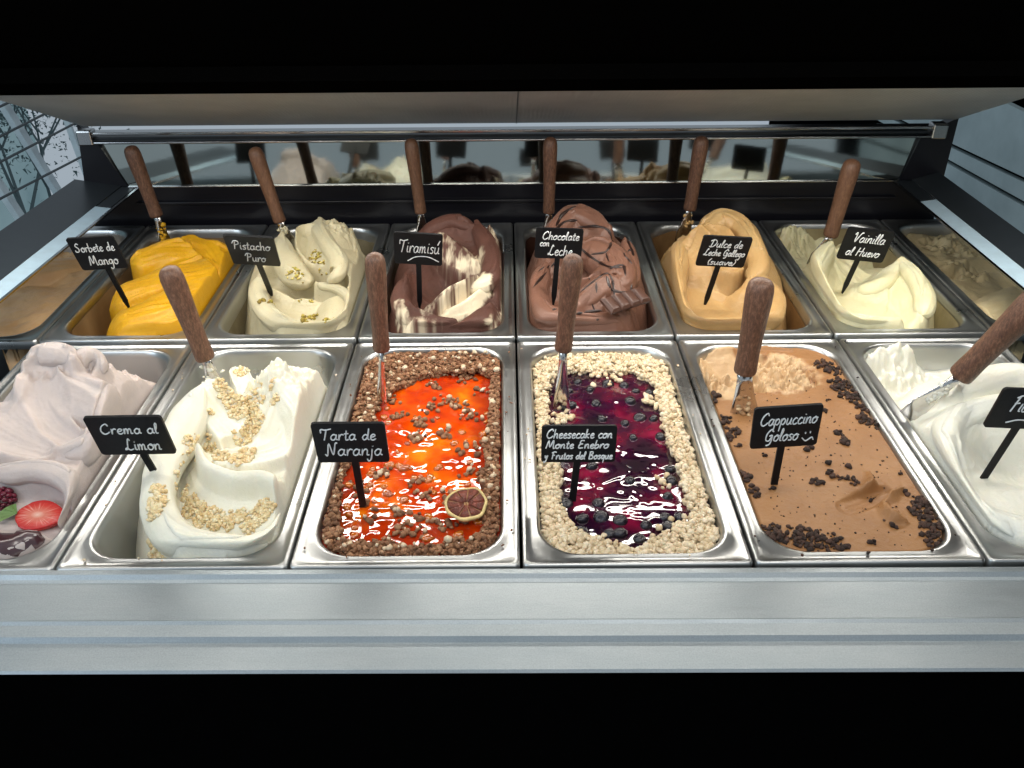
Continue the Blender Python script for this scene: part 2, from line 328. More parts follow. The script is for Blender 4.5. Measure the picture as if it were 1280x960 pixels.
# ------------------------------------------------------------------ sculpted gelato as spatula strokes on a fine grid
def inpoly(x, y, poly):
    c = np.zeros(x.shape, bool); n_ = len(poly)
    for i in range(n_):
        (x1, y1), (x2, y2) = poly[i], poly[(i+1) % n_]
        c ^= ((y1 > y) != (y2 > y)) & (x < (x2-x1)*(y-y1)/(y2-y1+1e-12)+x1)
    return c
class Field:
    def __init__(s, key, res=.0012):
        cx, cy, hx, hy = PANS[key]; s.c = (cx, cy, hx, hy)
        nx = int(2*hx/res)+1; ny = int(2*hy/res)+1
        s.x = np.linspace(cx-hx, cx+hx, nx); s.y = np.linspace(cy-hy, cy+hy, ny); s.X, s.Y = np.meshgrid(s.x, s.y)
        s.H = np.full(s.X.shape, -.14); s.T = np.zeros(s.X.shape); s.ropes = []; s.bvh = None; s.seed = abs(hash(key)) % 50 if False else (key[0]+5)*7+key[1]*3
    def blob(s, px, py, z, rx, ry, drop=.02, rot=0, k=.008, p=2.0):
        c = at(px, py, z); dx = s.X-c[0]; dy = s.Y-c[1]; a = math.radians(rot); u = (dx*math.cos(a)+dy*math.sin(a))/rx; v = (-dx*math.sin(a)+dy*math.cos(a))/ry
        r = np.sqrt(u*u+v*v); h = z-drop*r**p-.12*np.maximum(r-1, 0)**1.5; s.smax(h, k)
    def smax(s, h, k): d = np.clip((k-np.abs(s.H-h))/k, 0, 1); s.H = np.maximum(s.H, h)+d*d*k*.25
    def smin(s, h, k): d = np.clip((k-np.abs(s.H-h))/k, 0, 1); s.H = np.minimum(s.H, h)-d*d*k*.25
    def _near(s, pts, wob=0.):
        Q = np.array([[*at(a[0], a[1], a[2]), a[3]] for a in pts]); C = cr(Q, 12)
        X, Y = s.X, s.Y
        if wob: X = X+wob*fbm(s.X*60, s.Y*60, s.seed+3, 3); Y = Y+wob*fbm(s.X*60+9, s.Y*60+4, s.seed+5, 3)
        best = np.full(X.shape, 1e9); Z = np.zeros(X.shape); Wd = np.ones(X.shape); Sg = np.zeros(X.shape); A = np.zeros(X.shape); acc = 0
        for i in range(len(C)-1):
            p, q = C[i], C[i+1]; d = q[:2]-p[:2]; L2 = d@d+1e-12
            t = np.clip(((X-p[0])*d[0]+(Y-p[1])*d[1])/L2, 0, 1); dx = X-(p[0]+t*d[0]); dy = Y-(p[1]+t*d[1]); ds = dx*dx+dy*dy
            m = ds < best; best = np.where(m, ds, best); Z = np.where(m, p[2]+t*(q[2]-p[2]), Z); Wd = np.where(m, p[3]+t*(q[3]-p[3]), Wd)
            l = math.sqrt(L2); Sg = np.where(m, (d[0]*dy-d[1]*dx)/l, Sg); A = np.where(m, acc+t*l, A); acc += l
        dist = np.sqrt(best); S_ = np.where(Sg >= 0, 1, -1)*dist/Wd
        return dist/Wd, S_, Z, A, Wd
    def ribbon(s, pts, prof=(-.012, 0, -.012), mode='max', k=.004, soft=.15, wob=.001, streak=.0009, tone=None, rope=True):
        r, S_, Z, A, Wd = s._near(pts, wob)
        pr = np.asarray(prof, float); u = (1-np.clip(S_, -1, 1))/2*(len(pr)-1)
        uu = np.linspace(0, len(pr)-1, 200); cc = cr(pr[:, None], 20)[:, 0]; cu = np.linspace(0, len(pr)-1, len(cc)); h = Z+np.interp(u, cu, cc)
        if streak: q_ = S_+.25*np.sin(A*40+s.seed); h = h+streak*(vnoise((q_+2)*7, A*14, s.seed+9)-.5)*1.4+streak*.7*(vnoise((q_+2)*19, A*22, s.seed+8)-.5)
        if rope and mode == 'max' and np.mean([a[3] for a in pts]) >= .0085 and wob < .0025: s.ropes.append(cr(np.array([[*at(a[0], a[1], a[2]), a[3]] for a in pts]), 14))
        if mode == 'max': s.smax(h-.25*np.maximum(r-1, 0)*Wd*4, k)
        elif mode == 'min': s.smin(h+.25*np.maximum(r-1, 0)*Wd*8, k)
        else:
            m = 1-sst(1-soft, 1, r); s.H = s.H*(1-m)+h*m
        if tone is not None:
            m = 1-sst(.7, 1.0, r+.25*fbm(s.X*220, s.Y*220, s.seed+2, 3)); st_ = np.clip(.40+1.1*fbm(s.X*330, s.Y*90, s.seed+6, 4)+.5*fbm(s.X*60, s.Y*60, s.seed+7, 2), 0, 1) if tone < 1 else 1.
            s.T = s.T*(1-m)+tone*st_*m
    def rough(s, px, py, z, rad, amp, sc=120, seed=0):
        c = at(px, py, z); r = np.hypot(s.X-c[0], s.Y-c[1])/rad; m = 1-sst(.5, 1, r)
        f = fbm(s.X*sc, s.Y*sc, s.seed+seed, 4); g = np.abs(fbm(s.X*sc*.6+5, s.Y*sc*.6, s.seed+seed+11, 3))
        s.H += m*amp*(f*.75+(.25-np.minimum(g, .5))*.6)
    def foot(s, poly, z=-.005, soft=.013, steep=2.4):
        pl = [tuple(at(a, b_, z)[:2]) for a, b_ in cr(np.array(poly+poly[:1], float), 3)[:-1]]; dd = np.full(s.X.shape, 1e9); X = s.X+.0015*fbm(s.X*70, s.Y*70, s.seed+1, 3); Y = s.Y+.0015*fbm(s.X*70+3, s.Y*70, s.seed+2, 3)
        for i in range(len(pl)):
            p, q = np.array(pl[i]), np.array(pl[(i+1) % len(pl)]); d = q-p; t = np.clip(((X-p[0])*d[0]+(Y-p[1])*d[1])/(d@d+1e-12), 0, 1); dd = np.minimum(dd, np.hypot(X-p[0]-t*d[0], Y-p[1]-t*d[1]))
        sd = np.where(inpoly(X, Y, pl), -dd, dd)+soft; m = np.maximum(sd, 0); s.H -= steep*np.where(m < 2*soft, m*m/(4*soft), m-soft)
    def fold(s, pts, amp=.0035, w=.016, side=1):
        C = cr(np.array(pts, float), 6); Q = np.array([s.hit(a, b_) for a, b_ in C]); keep = [0]
        for i in range(1, len(Q)):
            if np.linalg.norm(Q[i]-Q[keep[-1]]) < .02: keep.append(i)
        Q = Q[keep]
        if len(Q) < 3: return
        best = np.full(s.X.shape, 1e9); Sg = np.zeros(s.X.shape); T_ = np.zeros(s.X.shape); X = s.X+.0012*fbm(s.X*90, s.Y*90, s.seed+41, 3); Y = s.Y+.0012*fbm(s.X*90+5, s.Y*90, s.seed+42, 3)
        for i in range(len(Q)-1):
            p, q = Q[i], Q[i+1]; d = q[:2]-p[:2]; l = math.hypot(*d)+1e-9; t = np.clip(((X-p[0])*d[0]+(Y-p[1])*d[1])/l**2, 0, 1); dx = X-(p[0]+t*d[0]); dy = Y-(p[1]+t*d[1]); ds = np.hypot(dx, dy)
            m = ds < best; best = np.where(m, ds, best); Sg = np.where(m, (d[0]*dy-d[1]*dx)/l, Sg); T_ = np.where(m, (i+t)/(len(Q)-1), T_)
        fade = np.sin(np.pi*np.clip(T_, 0.02, .98))**.5; on = 1/(1+np.exp(-np.clip(Sg*side/.0007, -30, 30))); s.H += amp*fade*on*np.clip(1-best/w, 0, 1)**1.5*(s.H > -.09)
    def undul(s, amp=.0015, sc=22): s.H += amp*fbm(s.X*sc, s.Y*sc, s.seed+21, 3)
    def edge(s, w=.004, low=-.03, z0=-.004):
        cx, cy, hx, hy = s.c; r = .033; qx = np.abs(s.X-cx)-(hx-r); qy = np.abs(s.Y-cy)-(hy-r)
        sd = np.hypot(np.maximum(qx, 0), np.maximum(qy, 0))+np.minimum(np.maximum(qx, qy), 0)-r; s.sd = sd
        m = sst(-w, 0, sd); s.H = np.where(s.H > z0, s.H*(1-m)+z0*m, s.H); s.H = np.where(sd > 0, -.2, s.H)
    def build(s, name, mat, parent, floor=-.116, fine=.0003, bvh=False):
        s.H += fine*fbm(s.X*260, s.Y*260, s.seed+30, 3)
        ny, nx = s.X.shape; idx = np.arange(nx*ny).reshape(ny, nx)
        a, b_, c, d = idx[:-1,:-1], idx[:-1,1:], idx[1:,1:], idx[1:,:-1]; Hf = s.H.ravel(); q = np.stack([a, b_, c, d], -1).reshape(-1, 4)
        q = q[(Hf[q].max(1) > floor)]; used, inv = np.unique(q, return_inverse=True); q = inv.reshape(-1, 4)
        V = np.stack([s.X.ravel(), s.Y.ravel(), np.maximum(Hf, floor-.002)], -1)[used]; tone_ = s.T.ravel()[used]
        V, q, tone_ = s.add_ropes(V, q, tone_)
        if bvh: s.bvh = BVHTree.FromPolygons(V.tolist(), q.tolist())
        o = meshnp(name, V, q, mat, parent, True)
        at_ = o.data.attributes.new('tone', 'FLOAT', 'POINT')
        if len(o.data.vertices) == len(tone_): at_.data.foreach_set('value', tone_.astype(np.float32))
        return o
    def add_ropes(s, V, q, tone_):
        cx, cy, hx, hy = s.c; ns = 44
        for k_, C in enumerate(s.ropes):
            n_ = len(C); d = np.gradient(C[:,:2], axis=0); d /= np.linalg.norm(d, axis=1)[:,None]+1e-9; side = np.stack([-d[:,1], d[:,0]], -1)
            L_ = np.concatenate([[0], np.cumsum(np.linalg.norm(np.diff(C[:,:3], axis=0), axis=1))]); t = L_/L_[-1]; tp = np.clip(np.minimum(t, 1-t)*L_[-1]/(C[:,3]*2.0), 0, 1); tp = np.sqrt(1-(1-tp)**2)*.97+.03; sink = C[:,3]*.45*(1-sst(0, 1, tp))
            a = np.linspace(0, math.tau, ns, endpoint=False); w = C[:,3]*1.02*tp; A_, T_ = np.meshgrid(a, L_)
            rad = 1+.055*fbm(A_*2.2+k_*5+30, T_*14+30, s.seed+60, 3)+.045*fbm(A_*7+k_*5+30, T_*9+30, s.seed+61, 3)+.05*fbm(A_*1.0+30, T_*55+k_*9, s.seed+62, 2)
            rad[:, :] = rad*.5+.5*np.where(A_ > math.pi*1.6, rad[:, :1], rad)
            hor = (w[:,None]*rad)*np.cos(a)[None]; ver = (w[:,None]*rad)*np.sin(a)[None]*.92; cz_ = C[:,2]-w*.90-sink
            P_ = np.stack([C[:,0][:,None]+side[:,0][:,None]*hor, C[:,1][:,None]+side[:,1][:,None]*hor, cz_[:,None]+ver], -1).reshape(-1,3)
            mg = .0012-.006*sst(0, .014, P_[:,2]); sk = .012
            sc1 = lambda v, lim: np.where(v > lim-sk, lim-sk*np.exp(-(v-(lim-sk))/sk), v)
            P_[:,0] = cx+np.sign(P_[:,0]-cx)*sc1(np.abs(P_[:,0]-cx), hx-mg); P_[:,1] = cy+np.sign(P_[:,1]-cy)*sc1(np.abs(P_[:,1]-cy), hy-mg)
            q0 = np.abs(P_[:,0]-cx)-(hx-mg-.033); q1 = np.abs(P_[:,1]-cy)-(hy-mg-.033); rr0 = np.hypot(np.maximum(q0,0), np.maximum(q1,0)); cn = (q0 > 0) & (q1 > 0) & (rr0 > .033); kf = np.where(cn, .033/np.maximum(rr0,1e-6), 1)
            P_[:,0] = np.where(cn, cx+np.sign(P_[:,0]-cx)*(hx-mg-.033+q0*kf), P_[:,0]); P_[:,1] = np.where(cn, cy+np.sign(P_[:,1]-cy)*(hy-mg-.033+q1*kf), P_[:,1])
            idx = np.arange(n_*ns).reshape(n_, ns); b0, b1 = idx[:-1], idx[1:]; qq = np.stack([b0, b1, np.roll(b1, -1, 1), np.roll(b0, -1, 1)], -1).reshape(-1,4)
            ii = np.clip(np.round((P_[:,0]-s.x[0])/(s.x[1]-s.x[0])).astype(int), 0, len(s.x)-1); jj = np.clip(np.round((P_[:,1]-s.y[0])/(s.y[1]-s.y[0])).astype(int), 0, len(s.y)-1)
            q = np.vstack([q, qq+len(V)]); V = np.vstack([V, P_]); tone_ = np.concatenate([tone_, s.T[jj, ii]])
        return V, q, tone_
    def h(s, x, y):
        i = np.clip(np.round((x-s.x[0])/(s.x[1]-s.x[0])).astype(int), 0, len(s.x)-1); j = np.clip(np.round((y-s.y[0])/(s.y[1]-s.y[0])).astype(int), 0, len(s.y)-1)
        return s.H[j, i]
    def top(s, x, y):
        if s.bvh is None: return s.h(x, y)
        return np.array([(lambda r_: r_[0].z if r_[0] is not None else -.12)(s.bvh.ray_cast(Vector((a, b_, .2)), Vector((0,0,-1)))) for a, b_ in zip(x, y)])
    def hit(s, px, py, zmax=.09):
        if s.bvh is not None:
            d_ = Vector(ray(px, py)).normalized(); r_ = s.bvh.ray_cast(Vector(CPOS), d_)
            if r_[0] is not None: return np.array(r_[0])
            return at(px, py, -.01)
        for z in np.arange(zmax, -.12, -.0005):
            p = at(px, py, z)
            if s.x[0] < p[0] < s.x[-1] and s.y[0] < p[1] < s.y[-1] and float(s.h(p[0], p[1])) >= z: return np.array([p[0], p[1], float(s.h(p[0], p[1]))])
        return at(px, py, -.01)
def gel(key, name, label):
    cx, cy, _, _ = PANS[key]; return empty(name, (cx, cy, -.115), label, 'gelato', 'gelato flavours in their pans')

# batches of crumbs ---------------------------------------------------------
def ico():
    bm = bmesh.new(); bmesh.ops.create_icosphere(bm, subdivisions=1, radius=1); V = np.array([v.co[:] for v in bm.verts]); Fc = np.array([[v.index for v in f.verts] for f in bm.faces]); bm.free(); return V, Fc
def ico2():
    bm = bmesh.new(); bmesh.ops.create_icosphere(bm, subdivisions=2, radius=1); V = np.array([v.co[:] for v in bm.verts]); Fc = np.array([[v.index for v in f.verts] for f in bm.faces]); bm.free(); return V, Fc
IV, IF = ico2()
IV1, IF1 = ico()
def crumbs(name, pos, size, mat, parent, lump=.28, flatn=.85, smooth=True, seed=0, hi=False):
    BV, BF = (IV, IF) if hi else (IV1, IF1)
    r = np.random.default_rng(seed); n = len(pos); pos = np.asarray(pos); size = np.asarray(size)
    A = r.normal(size=(n,3,3)); Q, _ = np.linalg.qr(A); st = 1+r.uniform(-.3,.3,(n,1,3)); B = BV[None]*st
    rad = 1+lump*r.normal(size=(n,len(BV),1))*.6; B = B*rad; B = np.einsum('nij,nkj->nki', Q, B)*size[:,None,None]; B[...,2] *= flatn
    V = (B+pos[:,None,:]).reshape(-1,3); Fc = (BF[None]+np.arange(n)[:,None,None]*len(BV)).reshape(-1,3)
    o = meshnp(name, V, Fc, mat, parent, smooth)
    cc = np.repeat(r.random(n), len(BV)).astype(np.float32); a = o.data.attributes.new('tone','FLOAT','POINT')
    if len(o.data.vertices) == len(cc): a.data.foreach_set('value', cc)
    o['kind'] = 'stuff'; return o
def crumbmat(name, stops, rough=.75):
    m, nt, b = newmat(name); a = N(nt, 'ShaderNodeAttribute', attribute_name='tone'); c = ramp(nt, a.outputs['Fac'], stops)
    f = noise(nt, coords(nt), 600, 3, .6); c2 = ramp(nt, f, [(.3, (.75,.72,.7)), (.7, (1,1,1))]); mx = N(nt, 'ShaderNodeMix', data_type='RGBA', blend_type='MULTIPLY'); mx.inputs[0].default_value = .8
    nt.links.new(c, mx.inputs[6]); nt.links.new(c2, mx.inputs[7]); nt.links.new(mx.outputs[2], b.inputs['Base Color']); b.inputs['Roughness'].default_value = rough; bump(nt, b, f, .0006, .5)
    b.inputs['Subsurface Weight'].default_value = .1; b.inputs['Subsurface Scale'].default_value = .002; return m
def scatter_on(f, spots, per, seed, up=.3, size=(.0016,.0032), tol=1.2):
    """spots: (px,py,radius m, n). returns positions lying on the field"""
    r = np.random.default_rng(seed); Ps = []; Ss = []
    for px, py, rad, n in spots:
        c = f.hit(px, py); k = int(n*per); a = r.uniform(0, math.tau, k); d = rad*np.sqrt(r.random(k)); x = c[0]+d*np.cos(a); y = c[1]+d*np.sin(a)*1.1
        s_ = r.uniform(*size, k); z = f.top(x, y)+s_*up+ r.random(k)*s_*.6*(1-d/rad)
        ok = np.abs(z-c[2]) < max(.006, rad*tol); Ps.append(np.stack([x,y,z],-1)[ok]); Ss.append(s_[ok])
    return np.vstack(Ps), np.concatenate(Ss)
def path_spots(pts, rad, n, step=12):
    C = cr(np.array(pts, float), 6); return [(a, b, rad, n) for a, b in C[:, :2]]

#@@GELATO
FL = {}
# --- lemon cream
f = Field((-2,0), .0010); FL['crema'] = f
f.blob(285,650,-.012,.070,.075,.006,0,.01,4)
f.blob(350,560,.016,.050,.085,.016,0,.01,3)
f.blob(352,480,.034,.044,.055,.016,0,.01,3)
f.blob(248,530,.006,.034,.055,.014,-15,.01,3)
f.ribbon([(252,476,.046,.012),(236,500,.036,.018),(215,540,.024,.017),(198,580,.020,.014),(194,620,.016,.013),(212,655,.013,.014),(255,672,.012,.016),(305,676,.013,.016),(345,662,.014,.013),(370,636,.016,.009)], (-.030,-.004,0,-.006,-.030), 'max', .004)
f.ribbon([(262,484,.036,.018),(282,520,.020,.022),(300,552,.014,.018)], (.006,-.001,-.002,-.002,.0), 'over', .004, .3)
f.ribbon([(298,462,.010,.012),(315,495,.012,.014),(328,520,.012,.014),(312,550,.008,.012),(290,560,.006,.01)], (.004,-.003,-.004,-.003,.006), 'over', .004,.3)
f.ribbon([(238,548,.002,.013),(226,588,-.008,.014),(242,624,-.016,.015),(282,640,-.018,.014),(322,640,-.016,.013),(350,634,-.008,.010)], (.006,-.001,-.003,-.001,.012), 'over', .003, .2)
f.ribbon([(385,510,.022,.018),(362,550,.024,.020),(320,568,.027,.016),(280,568,.028,.014)], (.004,-.002,-.003,-.002,.003), 'over', .004, .3, streak=.0012)
f.ribbon([(246,556,.022,.005),(256,576,.028,.006),(288,590,.032,.0065),(326,590,.033,.0065),(350,602,.032,.007),(366,624,.028,.007),(364,650,.018,.007),(345,675,.006,.007)], (-.010,-.001,0,-.004,-.022), 'max', .002, wob=.0005)
f.ribbon([(340,455,.050,.014),(362,490,.042,.016),(378,530,.034,.016),(376,570,.026,.014)], (-.010,0,.001,-.004,-.016), 'max', .005, streak=.0014, rope=False)
f.foot([(184,560),(170,600),(174,642),(196,680),(228,714),(325,716),(368,700),(408,650),(425,560),(425,480),(405,434),(330,432),(288,445),(262,470),(226,492),(205,525)], -.006)
f.rough(345,452,.05,.045,.012,150); f.rough(388,480,.03,.035,.008,190,4); f.rough(322,440,.05,.03,.008,130,2); f.rough(225,505,.03,.02,.004,150,9)
f.undul(.0012); f.edge()
# --- strawberry (pale pink)
f = Field((-3,0), .0012); FL['straw'] = f
f.blob(60,580,.016,.080,.10,.018,0,.01,3.2)
f.blob(70,470,.046,.044,.05,.02,0,.01,2.5)
f.blob(140,510,.0,.04,.07,.008,0,.01,3)
f.blob(20,660,-.004,.090,.06,.01,0,.01,3)
f.ribbon([(35,450,.062,.012),(48,432,.070,.012),(75,432,.072,.012),(90,445,.066,.010)], (-.02,-.002,0,-.006,-.02), 'max', .003)
f.ribbon([(85,442,.062,.010),(108,436,.066,.011),(120,448,.058,.010),(118,462,.05,.01)], (-.02,-.002,0,-.006,-.02), 'max', .003)
f.ribbon([(24,470,.054,.010),(18,500,.048,.010),(0,535,.042,.010)], (-.022,0,-.014), 'max', .005, rope=False)
f.ribbon([(95,468,.052,.018),(128,488,.046,.020),(138,520,.038,.018),(108,545,.030,.016),(70,556,.024,.014)], (-.020,-.002,0,.0,-.006), 'max', .004)
f.ribbon([(48,470,.054,.020),(52,500,.042,.026),(60,530,.032,.024),(88,552,.022,.014)], (.008,-.003,-.006,-.003,.006), 'over', .004, .2)
f.ribbon([(-10,520,.040,.03),(20,545,.032,.024),(50,560,.024,.014)], (.004,-.004,-.006,0), 'over', .004, .3)
f.ribbon([(-10,585,.022,.010),(45,578,.026,.010),(82,590,.022,.010),(102,620,.014,.009),(106,650,.004,.009)], (-.022,-.001,0,-.002,-.006), 'max', .003)
f.ribbon([(5,650,-.006,.034),(50,655,-.008,.032),(80,665,-.010,.02)], (.004,0,-.001,0,.001), 'over', .004, .4)
f.ribbon([(135,470,.020,.012),(150,480,.016,.010)], (-.012,0,-.012), 'max', .003, wob=.004)
f.foot([(-60,716),(-60,440),(20,425),(120,425),(140,470),(185,470),(218,480),(205,520),(150,600),(95,690),(80,718)], -.006, .011)
f.rough(80,440,.06,.045,.005,110); f.rough(150,475,.01,.035,.010,130,3)
f.undul(.0018); f.edge()
# --- white at front right
f = Field((2,0), .0012); FL['fior'] = f
f.blob(1200,590,.0,.085,.12,.008,0,.01,4)
f.blob(1270,650,.0,.08,.06,.008,0,.01,4)
f.blob(1250,500,.012,.070,.07,.014,0,.01,3)
f.ribbon([(1180,492,.022,.014),(1222,470,.034,.018),(1275,458,.040,.018),(1330,470,.040,.018)], (-.018,0,-.012), 'max', .005)
f.ribbon([(1262,540,-.004,.046),(1275,590,-.012,.046),(1320,600,-.012,.05)], (.014,-.001,-.006,-.002,.012), 'over', .004, .25)
f.ribbon([(1300,490,.032,.012),(1240,498,.030,.012),(1200,514,.024,.013),(1180,550,.020,.016),(1190,595,.014,.018),(1225,635,.010,.02),(1290,655,.010,.02)], (-.016,-.002,0,-.005,-.018), 'max', .004)
f.ribbon([(1205,505,.026,.009),(1192,530,.023,.010),(1200,560,.016,.009)], (-.006,0,-.006), 'max', .003)
f.ribbon([(1085,455,-.016,.03),(1120,465,-.022,.03),(1170,458,-.026,.03)], (0,-.006,0), 'over', .004, .3, .004)
f.ribbon([(1105,490,-.028,.02),(1150,497,-.045,.02)], (0,-.01,0), 'over', .004, .4, .003)
f.ribbon([(1075,438,.0,.010),(1105,434,.002,.010),(1140,433,-.002,.010)], (-.02,-.002,-.02), 'max', .003, wob=.005)
f.rough(1095,445,-.01,.045,.013,120); f.rough(1140,470,-.02,.045,.013,100,3); f.rough(1172,500,.01,.022,.010,160,5)
f.undul(.0015); f.edge(.002)
# --- coffee, almost level
f = Field((1,0), .0010); FL['capp'] = f
f.H[:] = -.0035+.0012*fbm(f.X*14, f.Y*14, 4, 3)
f.ribbon([(878,462,-.022,.026),(905,478,-.032,.028),(950,478,-.022,.020)], (.004,-.006,-.004,.004), 'over', .004, .2, .003)
f.ribbon([(890,500,-.036,.014),(925,508,-.040,.016),(945,508,-.024,.008)], (.004,0,.004), 'over', .004, .25, .002)
f.ribbon([(955,468,-.012,.026),(985,470,-.006,.026),(1005,478,-.005,.014)], (-.006,.0,.003,-.004), 'over', .004, .3, .004, streak=.003)
f.rough(970,472,-.01,.045,.016,190,2); f.rough(895,455,-.02,.042,.018,170,6); f.rough(880,480,-.01,.035,.016,190,8)
for a_, b_, r_ in ((970,470,.040),(900,458,.036),(905,485,.034),(940,462,.03)):
    c_ = at(a_, b_, -.01); f.T = np.maximum(f.T, .85*(1-sst(.75, 1.05, np.hypot(f.X-c_[0], f.Y-c_[1])/r_+.35*fbm(f.X*90, f.Y*90, 4, 3))))

f.ribbon([(880,436,-.001,.006),(930,432,.0,.006),(985,435,-.001,.006)], (-.006,0,-.008), 'max', .003, wob=.004)
f.ribbon([(872,445,-.002,.006),(875,470,-.001,.006),(884,495,-.002,.005)], (-.006,0,-.008), 'max', .003, wob=.004)
f.ribbon([(1088,590,.001,.0045),(1096,604,.006,.005),(1112,611,.005,.004),(1128,608,.001,.003)], (-.006,0,-.003), 'max', .002, wob=.002)
f.ribbon([(1103,620,.000,.005),(1110,632,.005,.006),(1120,640,.005,.006),(1132,650,.001,.003)], (-.004,0,-.007), 'max', .002, wob=.002)
f.ribbon([(1060,635,-.004,.012),(1090,625,-.008,.012),(1106,616,-.007,.006)], (.001,-.001,.001), 'over', .003, .5)
f.edge(.001, -.03, -.006)
# --- orange jam level (granular border added as crumbs)
def jamsurf(f, s1, sd, base):
    u = f.X+.006*fbm(f.X*40, f.Y*40, sd+1, 2); v = f.Y+.006*fbm(f.X*40+5, f.Y*40, sd+2, 2); a = np.abs(fbm(u*s1, v*s1, sd, 2)); b_ = fbm(f.X*s1*2.4+5, f.Y*s1*2.4, sd+4, 2)
    f.H[:] = base+.0026*fbm(f.X*22, f.Y*24, sd+7, 2)+.0018*(.30-np.minimum(a, .30))**1.0+.0008*np.maximum(b_-.1, 0)
f = Field((-1,0), .0010); FL['naranja'] = f; jamsurf(f, 46, 5, -.010); f.edge(.001,-.03,-.012)
f = Field((0,0), .0010); FL['cheese'] = f; jamsurf(f, 38, 8, -.014); f.edge(.001,-.03,-.016)
# --- mango
f = Field((-3,1), .0011); FL['mango'] = f
f.blob(215,370,-.002,.078,.110,.016,10,.01,3.5)
f.blob(250,320,.020,.060,.070,.02,0,.01,3)
f.ribbon([(150,420,.000,.020),(205,405,.008,.026),(265,385,.006,.026)], (-.004,.004,.001,-.004), 'over', .004, .10)
f.ribbon([(140,400,.006,.022),(200,378,.020,.030),(272,350,.014,.030)], (-.004,.003,.001,-.006), 'over', .004, .07)
f.ribbon([(155,362,.012,.022),(210,342,.021,.030),(275,328,.016,.026)], (-.004,.003,.001,-.006), 'over', .004, .07)
f.ribbon([(180,318,.022,.020),(225,305,.028,.028),(262,308,.022,.022)], (-.004,.005,.002,-.008), 'over', .004, .10)
f.ribbon([(235,297,.030,.014),(262,312,.022,.014),(285,340,.010,.012)], (.0,-.004,-.010), 'over', .004, .2, .003)
f.foot([(143,428),(141,395),(150,360),(168,335),(176,315),(205,297),(262,288),(335,285),(330,428)], -.004, .015)
f.rough(285,300,.0,.035,.010,120); f.rough(195,298,.01,.02,.008,160,3); f.undul(.0018,40); f.edge()
# --- pistachio
f = Field((-2,1), .0009); FL['pist'] = f
f.blob(385,370,-.002,.064,.09,.008,0,.01,4)
f.blob(405,312,.034,.046,.060,.020,0,.01,3)
f.blob(438,350,.016,.030,.08,.016,-8,.01,3)
f.blob(404,280,.054,.034,.03,.012,0,.008,3)
f.ribbon([(351,292,.046,.009),(354,308,.042,.015),(366,328,.036,.017),(388,346,.026,.013)], (-.026,-.002,0,-.004,-.008), 'max', .005)
f.ribbon([(384,292,.046,.016),(388,312,.034,.019),(400,332,.022,.014)], (.012,-.001,-.006,-.002,.012), 'over', .004, .2)
f.ribbon([(398,274,.055,.012),(402,286,.056,.010),(411,300,.053,.010),(422,316,.048,.011),(420,333,.040,.010),(408,346,.028,.009)], (-.016,-.001,0,-.005,-.016), 'max', .003)
f.ribbon([(345,362,-.002,.020),(380,378,-.010,.026),(418,378,-.004,.020)], (.014,-.002,-.004,-.001,.008), 'over', .004, .2)
f.ribbon([(324,342,.028,.010),(322,362,.022,.011),(338,386,.016,.012),(370,403,.012,.013),(408,403,.014,.012),(438,386,.020,.009),(438,368,.022,.007),(420,356,.022,.006),(396,352,.020,.006)], (-.022,-.001,0,-.003,-.018), 'max', .003)
f.foot([(316,372),(326,396),(352,422),(425,424),(448,396),(464,360),(466,320),(452,292),(420,278),(385,278),(350,290),(325,325),(313,350)], -.004, .015)
f.rough(425,278,.055,.026,.010,130); f.rough(444,300,.03,.03,.007,150,4); f.blob(328,414,-.03,.014,.014,.006,0,.004); f.undul(.0010); f.edge()
# --- tiramisu
f = Field((-1,1), .0009); FL['tira'] = f
f.blob(560,375,.0,.060,.090,.012,0,.01,3.6)
f.blob(568,308,.032,.044,.055,.018,0,.01,3)
f.blob(598,345,.018,.028,.085,.02,-5,.01,3)
f.ribbon([(522,290,.044,.012),(540,276,.058,.012),(568,268,.066,.012),(592,280,.060,.010)], (-.018,0,-.012), 'max', .004)
f.ribbon([(552,300,.050,.014),(570,316,.040,.022),(590,332,.030,.018)], (-.006,.008,.004,-.008), 'over', .004, .10, tone=.85)
f.ribbon([(594,276,.062,.010),(610,298,.054,.012),(616,325,.044,.013),(604,345,.034,.012),(580,352,.026,.010)], (-.020,-.001,0,-.006,-.016), 'max', .003)
f.ribbon([(520,340,.012,.018),(532,362,.004,.020),(545,375,.0,.016)], (.008,-.001,-.004,.004), 'over', .004, .2)
f.ribbon([(540,388,.012,.016),(565,366,.026,.020),(596,350,.030,.013)], (-.012,.004,.004,-.016), 'over', .004, .08, tone=.95)
f.ribbon([(556,396,.006,.009),(582,382,.012,.012),(606,362,.020,.010)], (-.006,.004,-.010), 'over', .003, .12, tone=1.)
f.ribbon([(504,345,.030,.010),(500,368,.020,.011),(512,386,.014,.013),(538,397,.012,.014),(566,400,.012,.010)], (-.024,-.001,0,-.004,-.018), 'max', .003)
f.ribbon([(556,414,.006,.016),(588,400,.014,.018),(612,378,.018,.012)], (-.016,0,-.014), 'max', .003, tone=0)
f.ribbon([(520,398,.014,.010),(545,404,.012,.010)], (-.006,0,-.006), 'max', .003, tone=.55)
f.ribbon([(612,280,.050,.006),(626,312,.034,.007),(633,350,.020,.008),(630,385,.010,.008),(612,414,.004,.008)], (-.016,0,-.010), 'max', .003, wob=.002, tone=.8, streak=.002)
f.ribbon([(500,388,.006,.006),(506,402,.006,.007),(514,418,.0,.005)], (-.010,0,-.010), 'max', .003, tone=.9)
f.foot([(496,375),(508,420),(608,424),(630,394),(640,340),(632,290),(600,275),(520,278),(508,320)], -.004, .015)
